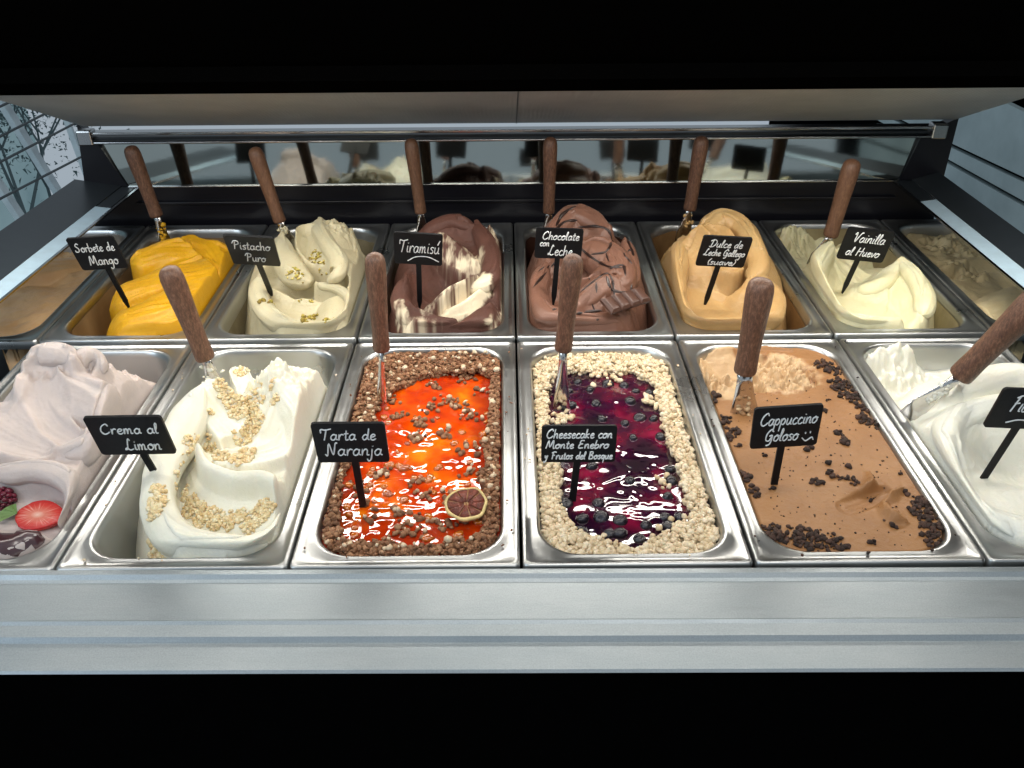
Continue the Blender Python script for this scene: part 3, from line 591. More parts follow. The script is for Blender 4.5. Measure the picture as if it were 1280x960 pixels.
f.rough(575,272,.06,.028,.008,120); f.undul(.0012); f.edge()
# --- milk chocolate
f = Field((0,1), .0008); FL['choc'] = f
f.blob(728,375,.002,.062,.090,.012,0,.01,3.6)
f.blob(735,308,.040,.050,.055,.018,0,.01,3)
f.blob(768,350,.020,.028,.08,.018,0,.01,3)
f.ribbon([(686,300,.048,.013),(694,278,.058,.015),(716,258,.070,.015),(742,266,.066,.014),(758,282,.058,.012)], (-.020,-.001,0,-.004,-.016), 'max', .003)
f.ribbon([(716,302,.052,.020),(745,300,.056,.026),(770,314,.052,.024),(776,340,.042,.018),(758,354,.030,.012)], (-.016,-.002,.0,-.002,-.014), 'max', .003)
f.ribbon([(728,340,.030,.016),(745,318,.044,.018)], (-.002,-.004,-.002), 'over', .004, .4)
f.ribbon([(782,296,.052,.008),(790,322,.042,.009),(790,352,.028,.010)], (-.020,0,-.014), 'max', .003)
f.ribbon([(694,345,.016,.016),(712,358,.008,.020),(742,352,.010,.016)], (.012,-.002,-.005,.002), 'over', .004, .2)
f.ribbon([(680,328,.038,.010),(670,352,.030,.012),(676,376,.022,.014),(700,392,.018,.016),(738,396,.014,.016),(775,392,.012,.014)], (-.026,-.001,0,-.004,-.018), 'max', .003)
f.ribbon([(722,378,.018,.012),(744,352,.036,.016),(768,348,.038,.014),(780,375,.022,.014)], (-.012,.001,.001,-.012), 'max', .003)
f.foot([(666,370),(672,395),(694,422),(768,422),(788,388),(800,350),(798,310),(790,272),(745,250),(690,262),(672,310)], -.004, .015)
f.rough(720,262,.07,.022,.005,120); f.undul(.0012)
f.edge()
SAUCE = ([(722,284),(745,283),(760,288),(764,302),(757,315),(738,318)], [(757,315),(761,327)], [(720,305),(740,322),(760,333),(780,335)], [(725,366),(742,352),(758,342),(765,350),(768,368),(768,382)], [(762,336),(778,332),(782,345)], [(690,292),(705,278),(722,275)], [(695,283),(703,268),(720,258)], [(720,392),(735,390),(752,388)], [(758,345),(765,362),(785,365),(790,355)], [(780,290),(786,305),(792,320)], [(745,352),(746,366)], [(740,380),(745,392)], [(672,340),(690,326)], [(666,360),(690,332),(700,322)], [(790,312),(780,318),(790,330)])
# --- dulce de leche
f = Field((1,1), .0009); FL['dulce'] = f
f.blob(905,375,.0,.066,.085,.012,0,.01,3.6)
f.blob(902,312,.036,.046,.060,.018,0,.01,3)
f.blob(856,345,.008,.036,.09,.016,8,.01,3)
f.ribbon([(878,286,.052,.016),(900,264,.066,.018),(926,272,.062,.015),(942,294,.056,.012),(950,322,.044,.012),(940,345,.034,.010)], (-.024,-.001,0,-.004,-.014), 'max', .003)
f.ribbon([(852,296,.042,.012),(846,326,.036,.014),(842,358,.028,.016),(852,386,.020,.018),(880,403,.014,.020),(925,405,.014,.020),(960,390,.018,.015),(970,364,.024,.012),(952,344,.032,.011),(934,332,.036,.010)], (-.026,-.001,0,-.005,-.022), 'max', .004)
f.ribbon([(888,346,.004,.022),(900,372,-.008,.026),(935,374,-.006,.022)], (.012,-.002,-.005,-.001,.010), 'over', .004, .25)
f.ribbon([(896,288,.056,.020),(906,312,.044,.024),(912,335,.030,.02)], (.008,-.002,-.005,-.002,.008), 'over', .004, .25, streak=.0008)
f.ribbon([(866,287,.056,.006),(876,280,.064,.006),(886,290,.060,.005)], (-.008,0,-.008), 'max', .003, wob=.002)
f.foot([(825,310),(835,360),(868,424),(942,424),(968,388),(978,350),(960,305),(935,278),(870,270),(840,280)], -.004, .015)
f.rough(868,276,.055,.022,.009,140); f.rough(832,305,.0,.035,.014,110,5); f.undul(.001); f.edge()
# --- vanilla
f = Field((2,1), .0010); FL['vain'] = f
f.blob(1085,378,-.004,.066,.080,.010,0,.01,3.6)
f.blob(1120,350,.006,.045,.060,.012,0,.01,3)
f.ribbon([(1040,300,.036,.010),(1020,325,.030,.015),(1018,355,.024,.018),(1040,383,.018,.020),(1078,398,.012,.020),(1120,400,.010,.018)], (-.026,-.001,0,-.004,-.020), 'max', .005)
f.ribbon([(1045,315,.020,.012),(1060,335,.006,.017),(1078,352,.000,.018)], (.006,-.003,-.004,.0), 'over', .004, .3)
f.ribbon([(1128,322,.036,.009),(1145,338,.032,.011),(1158,362,.024,.012),(1156,388,.014,.012)], (-.024,-.001,0,-.003,-.012), 'max', .004)
f.ribbon([(1068,356,.008,.012),(1095,348,.018,.014),(1128,324,.034,.010)], (-.010,0,-.004,-.012), 'max', .004)
f.foot([(1010,320),(1000,345),(1015,380),(1055,422),(1135,424),(1158,392),(1165,360),(1145,325),(1105,310),(1040,292)], -.004, .015)
f.ribbon([(982,283,-.002,.014),(1005,281,-.004,.014),(1030,280,-.006,.012)], (-.03,-.002,-.02), 'max', .003, wob=.006)
f.ribbon([(985,320,-.040,.020),(1010,325,-.036,.020),(1040,322,-.036,.014)], (-.01,0,-.006), 'max', .004, wob=.003)
f.ribbon([(1060,282,-.006,.010),(1090,290,-.012,.010),(1115,310,-.02,.010)], (-.02,-.002,-.02), 'max', .004, wob=.006)
f.rough(990,290,-.01,.03,.014,120); f.rough(1060,285,-.01,.03,.012,120,4); f.undul(.0012); f.edge(.002)
# --- the two end pans of the back row, the right one a reflection built solid
f = Field((-4,1), .0014); FL['endl'] = f
f.H[:] = -.012+.010*fbm(f.X*18, f.Y*14, 3, 4)-.10*(f.Y-(YB+.12))*(f.Y > YB+.12); f.ribbon([(10,340,.0,.03),(50,330,-.002,.03),(90,325,-.01,.02)], (-.004,.002,-.006), 'over', .004, .12)
f.rough(95,305,-.02,.05,.012,90); f.edge(.002)
f = Field((3,1), .0014); FL['endr'] = f
f.H[:] = -.020+.010*fbm(f.X*18, f.Y*14, 13, 4); f.ribbon([(1190,345,-.02,.02),(1250,330,-.02,.02)], (0,-.01,0), 'over', .004, .3, .003); f.ribbon([(1230,385,.0,.03),(1290,360,.004,.03)], (-.012,0,-.006), 'max', .004)
f.rough(1190,310,-.02,.05,.014,90); f.rough(1210,340,-.02,.04,.012,90,5); f.edge(.002)

FOLDS = {'pist': [[(396,272),(404,290),(416,304),(420,325),(408,342)],[(330,388),(352,398),(390,408),(430,396)],[(440,300),(448,330),(440,370),(430,395)],[(455,320),(456,350),(448,385)],[(360,300),(366,320),(380,338)],[(350,372),(380,366),(420,372)]],
 'crema': [[(395,470),(392,520),(380,570),(372,610)],[(350,640),(330,672),(290,700)],[(372,655),(345,690),(300,706)],[(405,480),(404,530),(392,590),(378,640)],[(240,500),(228,530),(220,560)],[(350,470),(345,510),(330,545)],[(200,640),(230,690),(280,700)]],
 'straw': [[(95,470),(130,490),(140,515),(115,545)],[(40,470),(28,500),(10,520)],[(88,438),(86,452),(80,468)],[(60,430),(52,448),(40,460)],[(100,575),(108,620),(110,645)],[(120,470),(150,500),(160,540),(140,590)],[(60,500),(80,530),(120,545)]],
 'dulce': [[(902,266),(925,285),(938,315),(940,340)],[(850,330),(842,365),(855,395)],[(880,400),(930,408),(965,390)],[(835,340),(842,380),(860,410)],[(885,290),(880,310),(870,330)]],
 'vain': [[(1040,320),(1065,345),(1085,375),(1130,405)],[(1020,345),(1035,380),(1070,405)],[(1135,335),(1150,365),(1150,395)],[(1100,345),(1110,370),(1105,395)]],
 'choc': [[(690,285),(705,272),(730,270)],[(672,345),(680,375),(705,395)],[(785,300),(795,330),(790,360)],[(700,388),(740,394),(780,388)],[(735,300),(755,310),(762,330)],[(690,395),(730,408),(775,404)]],
 'tira': [[(520,285),(545,278),(575,288),(590,300)],[(600,290),(612,320),(606,345)],[(505,360),(515,385),(545,398)],[(620,300),(628,340),(624,380)],[(545,392),(580,385),(608,365)],[(535,350),(560,350),(585,340)]],
 'fior': [[(1190,510),(1175,545),(1190,600),(1240,650)],[(1200,500),(1250,488),(1290,480)],[(1090,500),(1130,560),(1180,630)],[(1215,515),(1200,550),(1215,600)]],
 'mango': [[(160,350),(215,330),(270,318)],[(150,380),(210,360),(275,345)],[(150,408),(205,392),(262,375)],[(232,300),(250,320),(280,335)],[(190,310),(225,302),(250,310)]]}
for k_, L_ in FOLDS.items():
    for i_, pts_ in enumerate(L_): FL[k_].fold(pts_, .0042, .013, 1 if i_ % 2 == 0 else -1)
    FL[k_].edge(.002, -.03, -.003)
MG = {
 'crema': gelato('lemon_cream', (.78,.75,.61), (.82,.79,.67), .38),
 'straw': gelato('pale_pink_cream', (.50,.43,.405), (.56,.48,.45), .42),
 'fior': gelato('milk_white', (.74,.73,.63), (.79,.78,.69), .38),
 'capp': gelato('coffee_cream', (.27,.125,.045), (.335,.165,.064), .42, sss=.12, tone=(.60,.42,.24)),
 'mango': gelato('mango_sorbet', (.54,.27,.006), (.64,.34,.010), .34, sss=.2),
 'pist': gelato('pistachio_cream', (.50,.44,.28), (.57,.51,.345), .40, ((.22,.17,.07), 420)),
 'tira': gelato('tiramisu', (.070,.026,.017), (.105,.041,.028), .65, tone=(.74,.64,.46), sss=.1, grain=.001),
 'choc': gelato('milk_chocolate', (.165,.078,.051), (.21,.102,.070), .34, tone=(.03,.012,.010), sss=.1),
 'dulce': gelato('caramel_cream', (.47,.285,.115), (.54,.345,.150), .36),
 'endl': gelato('tan_cream', (.50,.30,.14), (.60,.38,.19), .4), 'endr': gelato('beige_cream', (.52,.42,.24), (.62,.52,.32), .4),
 'vain': gelato('vanilla_cream', (.68,.62,.38), (.75,.70,.46), .38)}
SPEC = [('crema',(-2,0),'lemon_gelato','white lemon cream gelato swirled with golden crumble'),
 ('straw',(-3,0),'strawberry_gelato','pale pink gelato mound at front left under a strawberry half'),
 ('fior',(2,0),'milk_gelato','smooth bright white gelato with a hollow at front right'),
 ('capp',(1,0),'coffee_gelato','flat coffee brown gelato sprinkled with dark cookie crumbs'),
 ('mango',(-3,1),'mango_sorbet','bright yellow sorbet in overlapping layers'),
 ('pist',(-2,1),'pistachio_gelato','pale green beige gelato swirl with chopped pistachio'),
 ('tira',(-1,1),'tiramisu_gelato','cocoa dusted gelato with cream coloured folds'),
 ('choc',(0,1),'chocolate_gelato','milk chocolate gelato swirl with dark sauce lines'),
 ('dulce',(1,1),'caramel_gelato','tall caramel coloured gelato swirl behind the coffee pan'),
 ('endl',(-4,1),'tan_gelato','tan gelato at the far left end of the back row'),
 ('endr',(3,1),'reflected_gelato','beige scraped gelato built in place of a reflection at the far right of the back row'),
 ('vain',(2,1),'vanilla_gelato','low pale yellow gelato at back right')]
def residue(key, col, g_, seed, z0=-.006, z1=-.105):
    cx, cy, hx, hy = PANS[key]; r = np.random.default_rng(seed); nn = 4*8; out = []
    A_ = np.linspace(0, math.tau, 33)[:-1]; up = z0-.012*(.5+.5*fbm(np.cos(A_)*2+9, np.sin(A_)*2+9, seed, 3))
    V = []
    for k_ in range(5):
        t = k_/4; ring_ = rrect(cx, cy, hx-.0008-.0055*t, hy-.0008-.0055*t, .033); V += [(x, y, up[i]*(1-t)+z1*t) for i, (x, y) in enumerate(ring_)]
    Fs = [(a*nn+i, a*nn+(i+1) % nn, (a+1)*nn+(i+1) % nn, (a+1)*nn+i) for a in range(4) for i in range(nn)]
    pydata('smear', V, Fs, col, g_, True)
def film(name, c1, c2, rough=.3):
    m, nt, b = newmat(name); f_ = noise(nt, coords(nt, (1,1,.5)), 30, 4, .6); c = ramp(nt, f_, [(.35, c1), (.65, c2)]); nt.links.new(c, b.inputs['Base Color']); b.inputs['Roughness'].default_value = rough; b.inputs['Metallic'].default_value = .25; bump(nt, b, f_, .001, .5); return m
G = {}
for k, key, nm, lab in SPEC:
    G[k] = gel(key, nm, lab); FL[k].build('gelato_body', MG[k], G[k], bvh=k in ('crema','pist','choc'))

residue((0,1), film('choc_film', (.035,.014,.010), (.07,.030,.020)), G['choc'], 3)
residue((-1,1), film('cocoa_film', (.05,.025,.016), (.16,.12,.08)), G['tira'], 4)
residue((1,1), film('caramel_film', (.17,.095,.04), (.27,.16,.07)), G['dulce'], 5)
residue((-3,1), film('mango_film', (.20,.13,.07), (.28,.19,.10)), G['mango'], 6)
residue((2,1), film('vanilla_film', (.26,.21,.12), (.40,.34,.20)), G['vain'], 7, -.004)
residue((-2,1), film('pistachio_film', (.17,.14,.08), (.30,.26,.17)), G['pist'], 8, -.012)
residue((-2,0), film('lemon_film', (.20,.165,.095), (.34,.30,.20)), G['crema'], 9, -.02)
M['sauce'] = flat('dark_sauce', (.022,.010,.008), .3, nz=.2)
SV = []; SF = []; r = np.random.default_rng(5)
SAUCE = list(SAUCE)+[[(a, b_), (a+dx_, b_+dy_)] for a, b_, dx_, dy_ in ((700,345,4,-3),(712,352,3,2),(690,388,6,-2),(765,300,3,4),(750,375,3,1),(735,345,2,5),(780,368,4,2),(772,283,5,4),(684,335,3,-5),(745,400,4,-1))]
for pts in SAUCE:
    C = cr(np.array(pts, float), 9) if len(pts) > 2 else np.linspace(pts[0], pts[1], 5); run = []
    Q = [FL['choc'].hit(a, b_) for a, b_ in C]+[None]
    for q_ in Q:
        if q_ is not None and (not run or np.linalg.norm(q_-run[-1]) < .007): run.append(q_); continue
        if len(run) > 2:
            R_ = np.array(run); n_ = len(R_); w_ = (.0011+.0008*r.random())*(.7+.6*vnoise(np.arange(n_)*.35, np.full(n_, r.random()*9), 2))*np.clip(np.minimum(np.arange(n_)+.6, n_-np.arange(n_)-.4)/2.5, .25, 1)
            d = np.gradient(R_, axis=0); k = len(SV)
            for c_, t_, ww_ in zip(R_, d, w_):
                z_ = Vector(t_).normalized(); vv = (Vector(CPOS)-Vector(c_)).normalized(); x_ = z_.cross(vv).normalized(); y_ = x_.cross(z_)
                for m_ in range(8): a = math.tau*m_/8; SV.append(tuple(Vector(c_)+x_*ww_*math.cos(a)+y_*ww_*.5*math.sin(a)))
            SF += [(k+i*8+m_, k+i*8+(m_+1)%8, k+(i+1)*8+(m_+1)%8, k+(i+1)*8+m_) for i in range(n_-1) for m_ in range(8)]
        run = [q_] if q_ is not None else []
pydata('sauce_drizzle', SV, SF, M['sauce'], G['choc'], True)['kind'] = 'stuff'
# ------------------------------------------------------------------ jams, crumble borders
def jam(name, stops, scale, rough=.04, attr=None):
    m, nt, b = newmat(name); v = coords(nt); f_ = noise(nt, v, scale, 3, .55); c = ramp(nt, f_, stops)
    if attr: a_ = N(nt, 'ShaderNodeAttribute', attribute_name='tone'); c = mixc(nt, a_.outputs['Fac'], c, attr)
    nt.links.new(c, b.inputs['Base Color'])
    b.inputs['Roughness'].default_value = rough; b.inputs['Coat Weight'].default_value = 1; b.inputs['Coat Roughness'].default_value = .07; b.inputs['Specular IOR Level'].default_value = .7
    b.inputs['Subsurface Weight'].default_value = .2; b.inputs['Subsurface Scale'].default_value = .004
    g_ = noise(nt, v, 45, 1, .4); bump(nt, b, g_, .003, .4); return m
M['jam_orange'] = jam('orange_jam', [(.34,(.42,.020,.002)),(.47,(.68,.055,.001)),(.58,(.84,.12,.002)),(.70,(.92,.27,.004))], 22, attr=(.34,.022,.003))
M['jam_berry'] = jam('berry_jam', [(.35,(.012,.003,.012)),(.48,(.040,.004,.022)),(.58,(.13,.004,.025)),(.70,(.26,.010,.045))], 24, attr=(.008,.002,.010))
for k_, ox in (('naranja', -.5), ('cheese', .5)):
    f = FL[k_]; cx, cy, hx, hy = f.c; d_ = np.maximum(np.abs(f.X-cx)/(hx*.72), np.abs(f.Y-cy-.004)/(hy*.80)); f.T = sst(.72, 1.05, d_+.25*fbm(f.X*45, f.Y*45, 3, 3))*.85
G['naranja'] = gel((-1,0), 'orange_tart_gelato', 'glossy orange jam topped gelato bordered by brown crumble'); FL['naranja'].build('jam_layer', M['jam_orange'], G['naranja'], fine=0)
G['cheese'] = gel((0,0), 'cheesecake_gelato', 'dark purple berry jam gelato bordered by pale crumble'); FL['cheese'].build('jam_layer', M['jam_berry'], G['cheese'], fine=0)

def border(f, inner_px, n, size, z0, hgt, seed, inner_density=0):
    """crumbs between the pan wall and the outline of the jam"""
    r = np.random.default_rng(seed); poly = [tuple(at(a, b_, z0)[:2]) for a, b_ in cr(np.array(inner_px+inner_px[:1], float), 4)]
    cx, cy, hx, hy = f.c; x = r.uniform(cx-hx, cx+hx, n*3); y = r.uniform(cy-hy, cy+hy, n*3)
    wx = x+.004*fbm(x*130, y*130, seed, 2); wy = y+.004*fbm(x*130+7, y*130, seed+1, 2)
    ins = inpoly(wx, wy, poly); qx = np.abs(x-cx)-(hx-.033); qy = np.abs(y-cy)-(hy-.033); sd = np.hypot(np.maximum(qx,0), np.maximum(qy,0))+np.minimum(np.maximum(qx,qy),0)-.033
    ok = (sd < -.002) & (~ins); x, y, sd = x[ok][:n], y[ok][:n], sd[ok][:n]; s_ = size[0]+(size[1]-size[0])*r.random(len(x))**1.4*1.15
    z = z0+r.random(len(x))*hgt+.003*fbm(x*60, y*60, seed+3, 2); return np.stack([x,y,z],-1), s_
# orange: outline of the jam in the photograph
oj = [(487,498),(520,478),(570,470),(612,472),(612,520),(608,570),(604,610),(603,650),(600,670),(570,680),(540,688),(490,680),(430,680),(425,650),(430,600),(445,570),(465,540),(470,515)]
br = crumbmat('brown_crumble', [(0,(.14,.058,.024)),(.5,(.25,.115,.052)),(.88,(.35,.18,.09)),(.965,(.38,.20,.10)),(1,(.70,.56,.38))])
p_, s_ = border(FL['naranja'], oj, 8600, (.0008,.0022), -.009, .006, 11)
rr = np.random.default_rng(5)
cl = [(500,520),(545,480),(520,470),(560,540),(520,545),(575,505),(590,520),(600,560),(590,590),(520,600),(530,620),(500,640),(520,650),(470,650),(480,590),(470,560),(560,620),(575,560),(545,655),(490,500),(610,640),(560,500),(540,510),(585,470),(600,485),(525,530),(445,610),(460,640),(570,655),(520,665),(500,660)]
pp = [];
for cx_, cy_ in cl:
    c = at(cx_, cy_, -.008); k = rr.integers(5, 16); a = rr.normal(0, .0045, (k, 2)); xy = c[:2]+a; pp.append(np.stack([xy[:,0], xy[:,1], FL['naranja'].h(xy[:,0], xy[:,1])+.0012], -1))
pp = np.vstack(pp)
crumbs('crumble', np.vstack([p_, pp]), np.concatenate([s_, rr.uniform(.0014,.0026,len(pp))]), br, G['naranja'], lump=.30, seed=3, hi=True)
wht = crumbmat('cream_crumb', [(0,(.66,.50,.33)),(1,(.80,.68,.50))])
k = rr.permutation(len(p_))[:95]; w1 = p_[k]+[0,0,.0035]; k2 = rr.permutation(len(pp))[:22]
crumbs('pale_crumbs', np.vstack([w1, pp[k2]+[0,0,.002]]), rr.uniform(.0014,.0030,len(k)+22), wht, G['naranja'], lump=.3, seed=8)
amber = jam('amber_bits', [(.3,(.35,.05,.004)),(.7,(.62,.18,.01))], 60)
q = [];
for _ in range(75):
    u, v_ = rr.uniform(430,615), rr.uniform(475,685)
    if inpoly(np.array([u]), np.array([v_]), oj)[0]: c = at(u, v_, -.009); q.append((c[0], c[1], float(FL['naranja'].h(c[0], c[1]))+.0004))
crumbs('candied_peel', q, rr.uniform(.002,.0045,len(q)), amber, G['naranja'], lump=.22, flatn=.6, seed=9, hi=True)
def stray(key, row_y, n_, mat, g_, seed):
    r = np.random.default_rng(seed); cx, cy, hx, hy = PANS[key]; out = []
    while len(out) < n_:
        e_ = r.integers(0, 3); u = r.uniform(-1, 1)
        if e_ == 0: p_ = (cx+u*hx, cy-hy-.006+r.normal(0,.002))
        elif e_ == 1: p_ = (cx-hx-.007+r.normal(0,.002), cy+u*hy)
        else: p_ = (cx+hx+.007+r.normal(0,.002), cy+u*hy)
        out.append((*p_, .0002))
    crumbs('stray_crumbs', out, r.uniform(.0004,.0014,n_), mat, g_, lump=.4, seed=seed)
stray((-1,0), 0, 16, br, G['naranja'], 61); stray((-2,0), 0, 12, wht, G['crema'], 62)
# cheesecake
bj = [(688,480),(700,470),(740,466),(790,470),(820,490),(828,530),(840,570),(850,600),(862,640),(855,660),(820,670),(800,690),(760,680),(720,665),(700,630),(700,590),(690,560),(685,520)]
pale = crumbmat('pale_crumble', [(0,(.62,.48,.29)),(.5,(.76,.62,.42)),(1,(.85,.73,.54))], .6)
p_, s_ = border(FL['cheese'], bj, 6600, (.0011,.0026), -.013, .006, 21)
kk = []
for cx_, cy_, n_, sd_ in ((705,520,20,.006),(760,470,20,.008),(690,600,15,.005),(850,660,20,.006),(720,690,16,.006),(830,600,8,.004),(815,500,14,.005)):
    c = at(cx_, cy_, -.010); a = rr.normal(0, sd_, (n_,2)); kk.append(np.stack([c[0]+a[:,0], c[1]+a[:,1], np.full(n_, -.011)], -1))
kk = np.vstack(kk)
crumbs('crumble', np.vstack([p_, kk]), np.concatenate([s_, rr.uniform(.0018,.003,len(kk))]), pale, G['cheese'], lump=.17, seed=4, hi=True)
stray((0,0), 0, 14, pale, G['cheese'], 63)
def berrymat():
    m, nt, b = newmat('dark_berry'); f_ = noise(nt, coords(nt), 200, 3); c = ramp(nt, f_, [(.3,(.002,.001,.004)),(.7,(.009,.004,.014))]); nt.links.new(c, b.inputs['Base Color']); b.inputs['Roughness'].default_value = .16; b.inputs['Coat Weight'].default_value = .3; bump(nt, b, f_, .0003, .4); return m
M['berry'] = berrymat()
def berry_mesh():
    bm = bmesh.new(); bmesh.ops.create_icosphere(bm, subdivisions=3, radius=1)
    for v in bm.verts:
        r_ = math.hypot(v.co.x, v.co.y); a = math.atan2(v.co.y, v.co.x)
        if v.co.z > .75:
            v.co.z -= .25*(1-sst(.1, .42, r_)); v.co.z += .08*math.exp(-((r_-.42)/.1)**2)*(1+.6*math.cos(5*a))
        v.co.z *= .86
    me = bpy.data.meshes.new('berry'); bm.to_mesh(me); bm.free(); me.materials.append(M['berry']); me.polygons.foreach_set('use_smooth', [True]*len(me.polygons)); return me
bme = berry_mesh(); parent = G['cheese']
bpts = [(711,487),(714,505),(760,478),(780,480),(795,487),(788,500),(813,488),(745,503),(753,520),(738,487),(781,526),(792,545),(817,522),(705,515),(697,525),(722,535),(826,545),(787,600),(835,620),(831,645),(840,600),(740,580),(707,628),(748,628),(752,645),(728,645),(775,650),(762,665),(700,500),(800,520),(850,645),(808,655),(836,655),(722,475),(775,665),(726,660),(765,690),(800,672),(712,548),(838,585)]
for i, (u, v_) in enumerate(bpts):
    c = at(u, v_, -.012); o = bpy.data.objects.new('berry', bme); COL.objects.link(o); o.parent = parent
    rad = rr.uniform(.0044, .0070); z = float(FL['cheese'].h(c[0], c[1]))
    o.location = Vector((c[0], c[1], z-rad*.22))-parent.location; o.scale = (rad,)*3; o.rotation_euler = (rr.uniform(-1,1), rr.uniform(-1,1), rr.uniform(0,6))

# ------------------------------------------------------------------ toppings on the mounds
gold = crumbmat('golden_crumble', [(0,(.74,.54,.27)),(.6,(.85,.69,.41)),(1,(.90,.80,.56))])
f = FL['crema']
sp = [(300,448,.010,12),(306,462,.010,10),(318,452,.008,8),(315,470,.006,6),(278,478,.008,10),(288,492,.010,16),(300,506,.012,26),(312,514,.012,26),(322,500,.008,10),(322,526,.010,18),(312,536,.009,16),(302,546,.007,8),(322,484,.006,5),(266,556,.009,14),(260,548,.006,8),(275,572,.007,9),(300,574,.009,12),(310,566,.007,8),(240,552,.008,12),(236,570,.008,12),(226,590,.009,16),(222,606,.009,18),(228,620,.009,18),(240,632,.009,20),(254,642,.009,20),(270,648,.008,18),(288,650,.006,10),(198,612,.006,8),(196,628,.007,14),(193,640,.006,8),(334,634,.008,16),(322,646,.008,14),(312,658,.006,8),(300,645,.005,6),(262,515,.003,3),(342,500,.005,4),(340,480,.004,3)]
p_, s_ = scatter_on(f, sp, 7.5, 31, .45, (.0006,.0020), .55); crumbs('crumble', p_, s_, gold, G['crema'], lump=.30, seed=5, hi=True)
r = np.random.default_rng(77); c0 = at(183,690,-.02); n_ = 300; x = c0[0]+r.normal(0,.010,n_)+0; y = .022+np.abs(r.normal(0,.022,n_)); zz = -.026-.30*y+.010*r.random(n_)
x = at(172,706,-.01)[0]+r.uniform(0,.024,n_)-y*.10; f_h = FL['crema'].h(x, y); zz = np.where(f_h > zz-.004, np.minimum(f_h, -.012)-.002, zz)
crumbs('fallen_crumble', np.stack([x,y,zz],-1), r.uniform(.0018,.004,n_), gold, G['crema'], lump=.18, seed=6, hi=True)
f = FL['pist']; sp = [(378,280,.007,7),(386,276,.006,6),(392,320,.007,7),(398,322,.006,6),(403,338,.006,6),(411,340,.005,5),(366,343,.007,8),(373,345,.006,7),(360,352,.006,6),(352,360,.006,6),(384,358,.003,2),(379,370,.004,3),(389,378,.003,2),(376,374,.003,2),(382,397,.005,6),(392,397,.005,6),(380,402,.004,4),(408,404,.006,7),(413,410,.006,7),(418,406,.004,3),(326,377,.004,4),(449,389,.003,2),(338,378,.004,3),(325,415,.006,7)]
pg = crumbmat('pistachio_nut', [(0,(.20,.13,.02)),(.5,(.42,.33,.05)),(1,(.66,.55,.18))])
p_, s_ = scatter_on(f, sp, 2.4, 41, .4, (.0009,.0022), 2.); crumbs('chopped_nuts', p_, s_, pg, G['pist'], lump=.5, seed=12)
f = FL['capp']; sp = [(1030,458,.010,14),(1042,464,.008,10),(1050,482,.012,18),(1062,492,.014,24),(1075,500,.010,14),(1080,525,.008,12),(1092,530,.009,14),(1078,512,.006,6),(890,508,.008,12),(900,535,.009,16),(910,542,.008,12),(920,540,.005,6),(922,558,.004,4),(908,562,.004,4),(927,608,.008,14),(938,616,.008,14),(932,600,.005,6),(965,665,.009,16),(972,672,.008,12),(1000,668,.010,16),(1010,678,.012,22),(1040,682,.012,22),(1022,670,.005,5),(1012,562,.004,5),(1058,553,.005,7),(1050,542,.004,4),(1035,580,.0025,2),(1038,592,.003,3),(1046,597,.004,4),(1065,602,.005,7),(1022,605,.005,7),(1155,625,.006,8),(1150,640,.010,18),(1165,650,.012,22),(1170,668,.012,20),(1155,630,.010,14),(1180,675,.010,14),(1165,675,.008,10),(1126,592,.003,2),(1132,617,.003,2),(1115,658,.003,2),(1000,515,.003,2),(1035,500,.003,2),(955,570,.003,2),(1090,680,.003,2),(1060,585,.002,2),(965,610,.002,1),(1030,515,.002,1),(1090,628,.002,1),(1070,500,.01,8),(1050,450,.006,6)]
ck = crumbmat('dark_cookie', [(0,(.018,.009,.006)),(.6,(.045,.022,.015)),(1,(.09,.045,.03))], .85)
p_, s_ = scatter_on(f, sp, 2.4, 51, .5, (.0007,.0023), 3.)
n_ = 200; u = at(1030,570,0); ex = np.stack([u[0]+r.uniform(-.06,.06,n_), u[1]+r.uniform(-.11,.13,n_), np.zeros(n_)], -1); ex[:,2] = f.h(ex[:,0], ex[:,1])+.0002; es = r.uniform(.0003,.0009,n_)
crumbs('cookie_crumbs', np.vstack([p_, ex]), np.concatenate([s_, es]), ck, G['capp'], lump=.24, seed=14, hi=True)

stray((1,0), 0, 14, ck, G['capp'], 64)
# chocolate bar piece
M['bar_choc'] = flat('bar_chocolate', (.075,.032,.021), .38, nz=.1)
c0 = FL['choc'].hit(762,394)+[0,-.005,.013]; c1 = atplane(797,372, c0+[0,0,.006], np.array([0,.3,1.])); 
barE = empty('chocolate_bar', tuple(c0), 'four square piece of milk chocolate leaning on the chocolate gelato', 'chocolate')
dx = c1-c0; Ln = np.linalg.norm(dx)+.018; ux = dx/np.linalg.norm(dx); up = np.array([-.15,-.55,.82]); up -= ux*(up@ux); up /= np.linalg.norm(up); uy = np.cross(up, ux)
Ms = Matrix((( ux[0],uy[0],up[0],0),(ux[1],uy[1],up[1],0),(ux[2],uy[2],up[2],0),(0,0,0,1)))
sq = Ln/4; ww = .0105
for k in range(4):
    V = []; x0 = -.008+k*sq+.0004; x1 = x0+sq-.0008
    for ins, z in ((0,0),(0,.003),(.0022,.0062),(.0028,.0064),(.0045,.0066)): V += [(x0+ins,-ww+ins,z),(x1-ins,-ww+ins,z),(x1-ins,ww-ins,z),(x0+ins,ww-ins,z)]
    V = [tuple(np.array(Ms @ Vector(v))[:3]+c0) for v in V]; Fs = [(0,3,2,1)]+[(j*4+i, j*4+(i+1)%4, (j+1)*4+(i+1)%4, (j+1)*4+i) for j in range(4) for i in range(4)]+[(16,17,18,19)]
    pydata('chocolate_square', V, Fs, M['bar_choc'], barE)
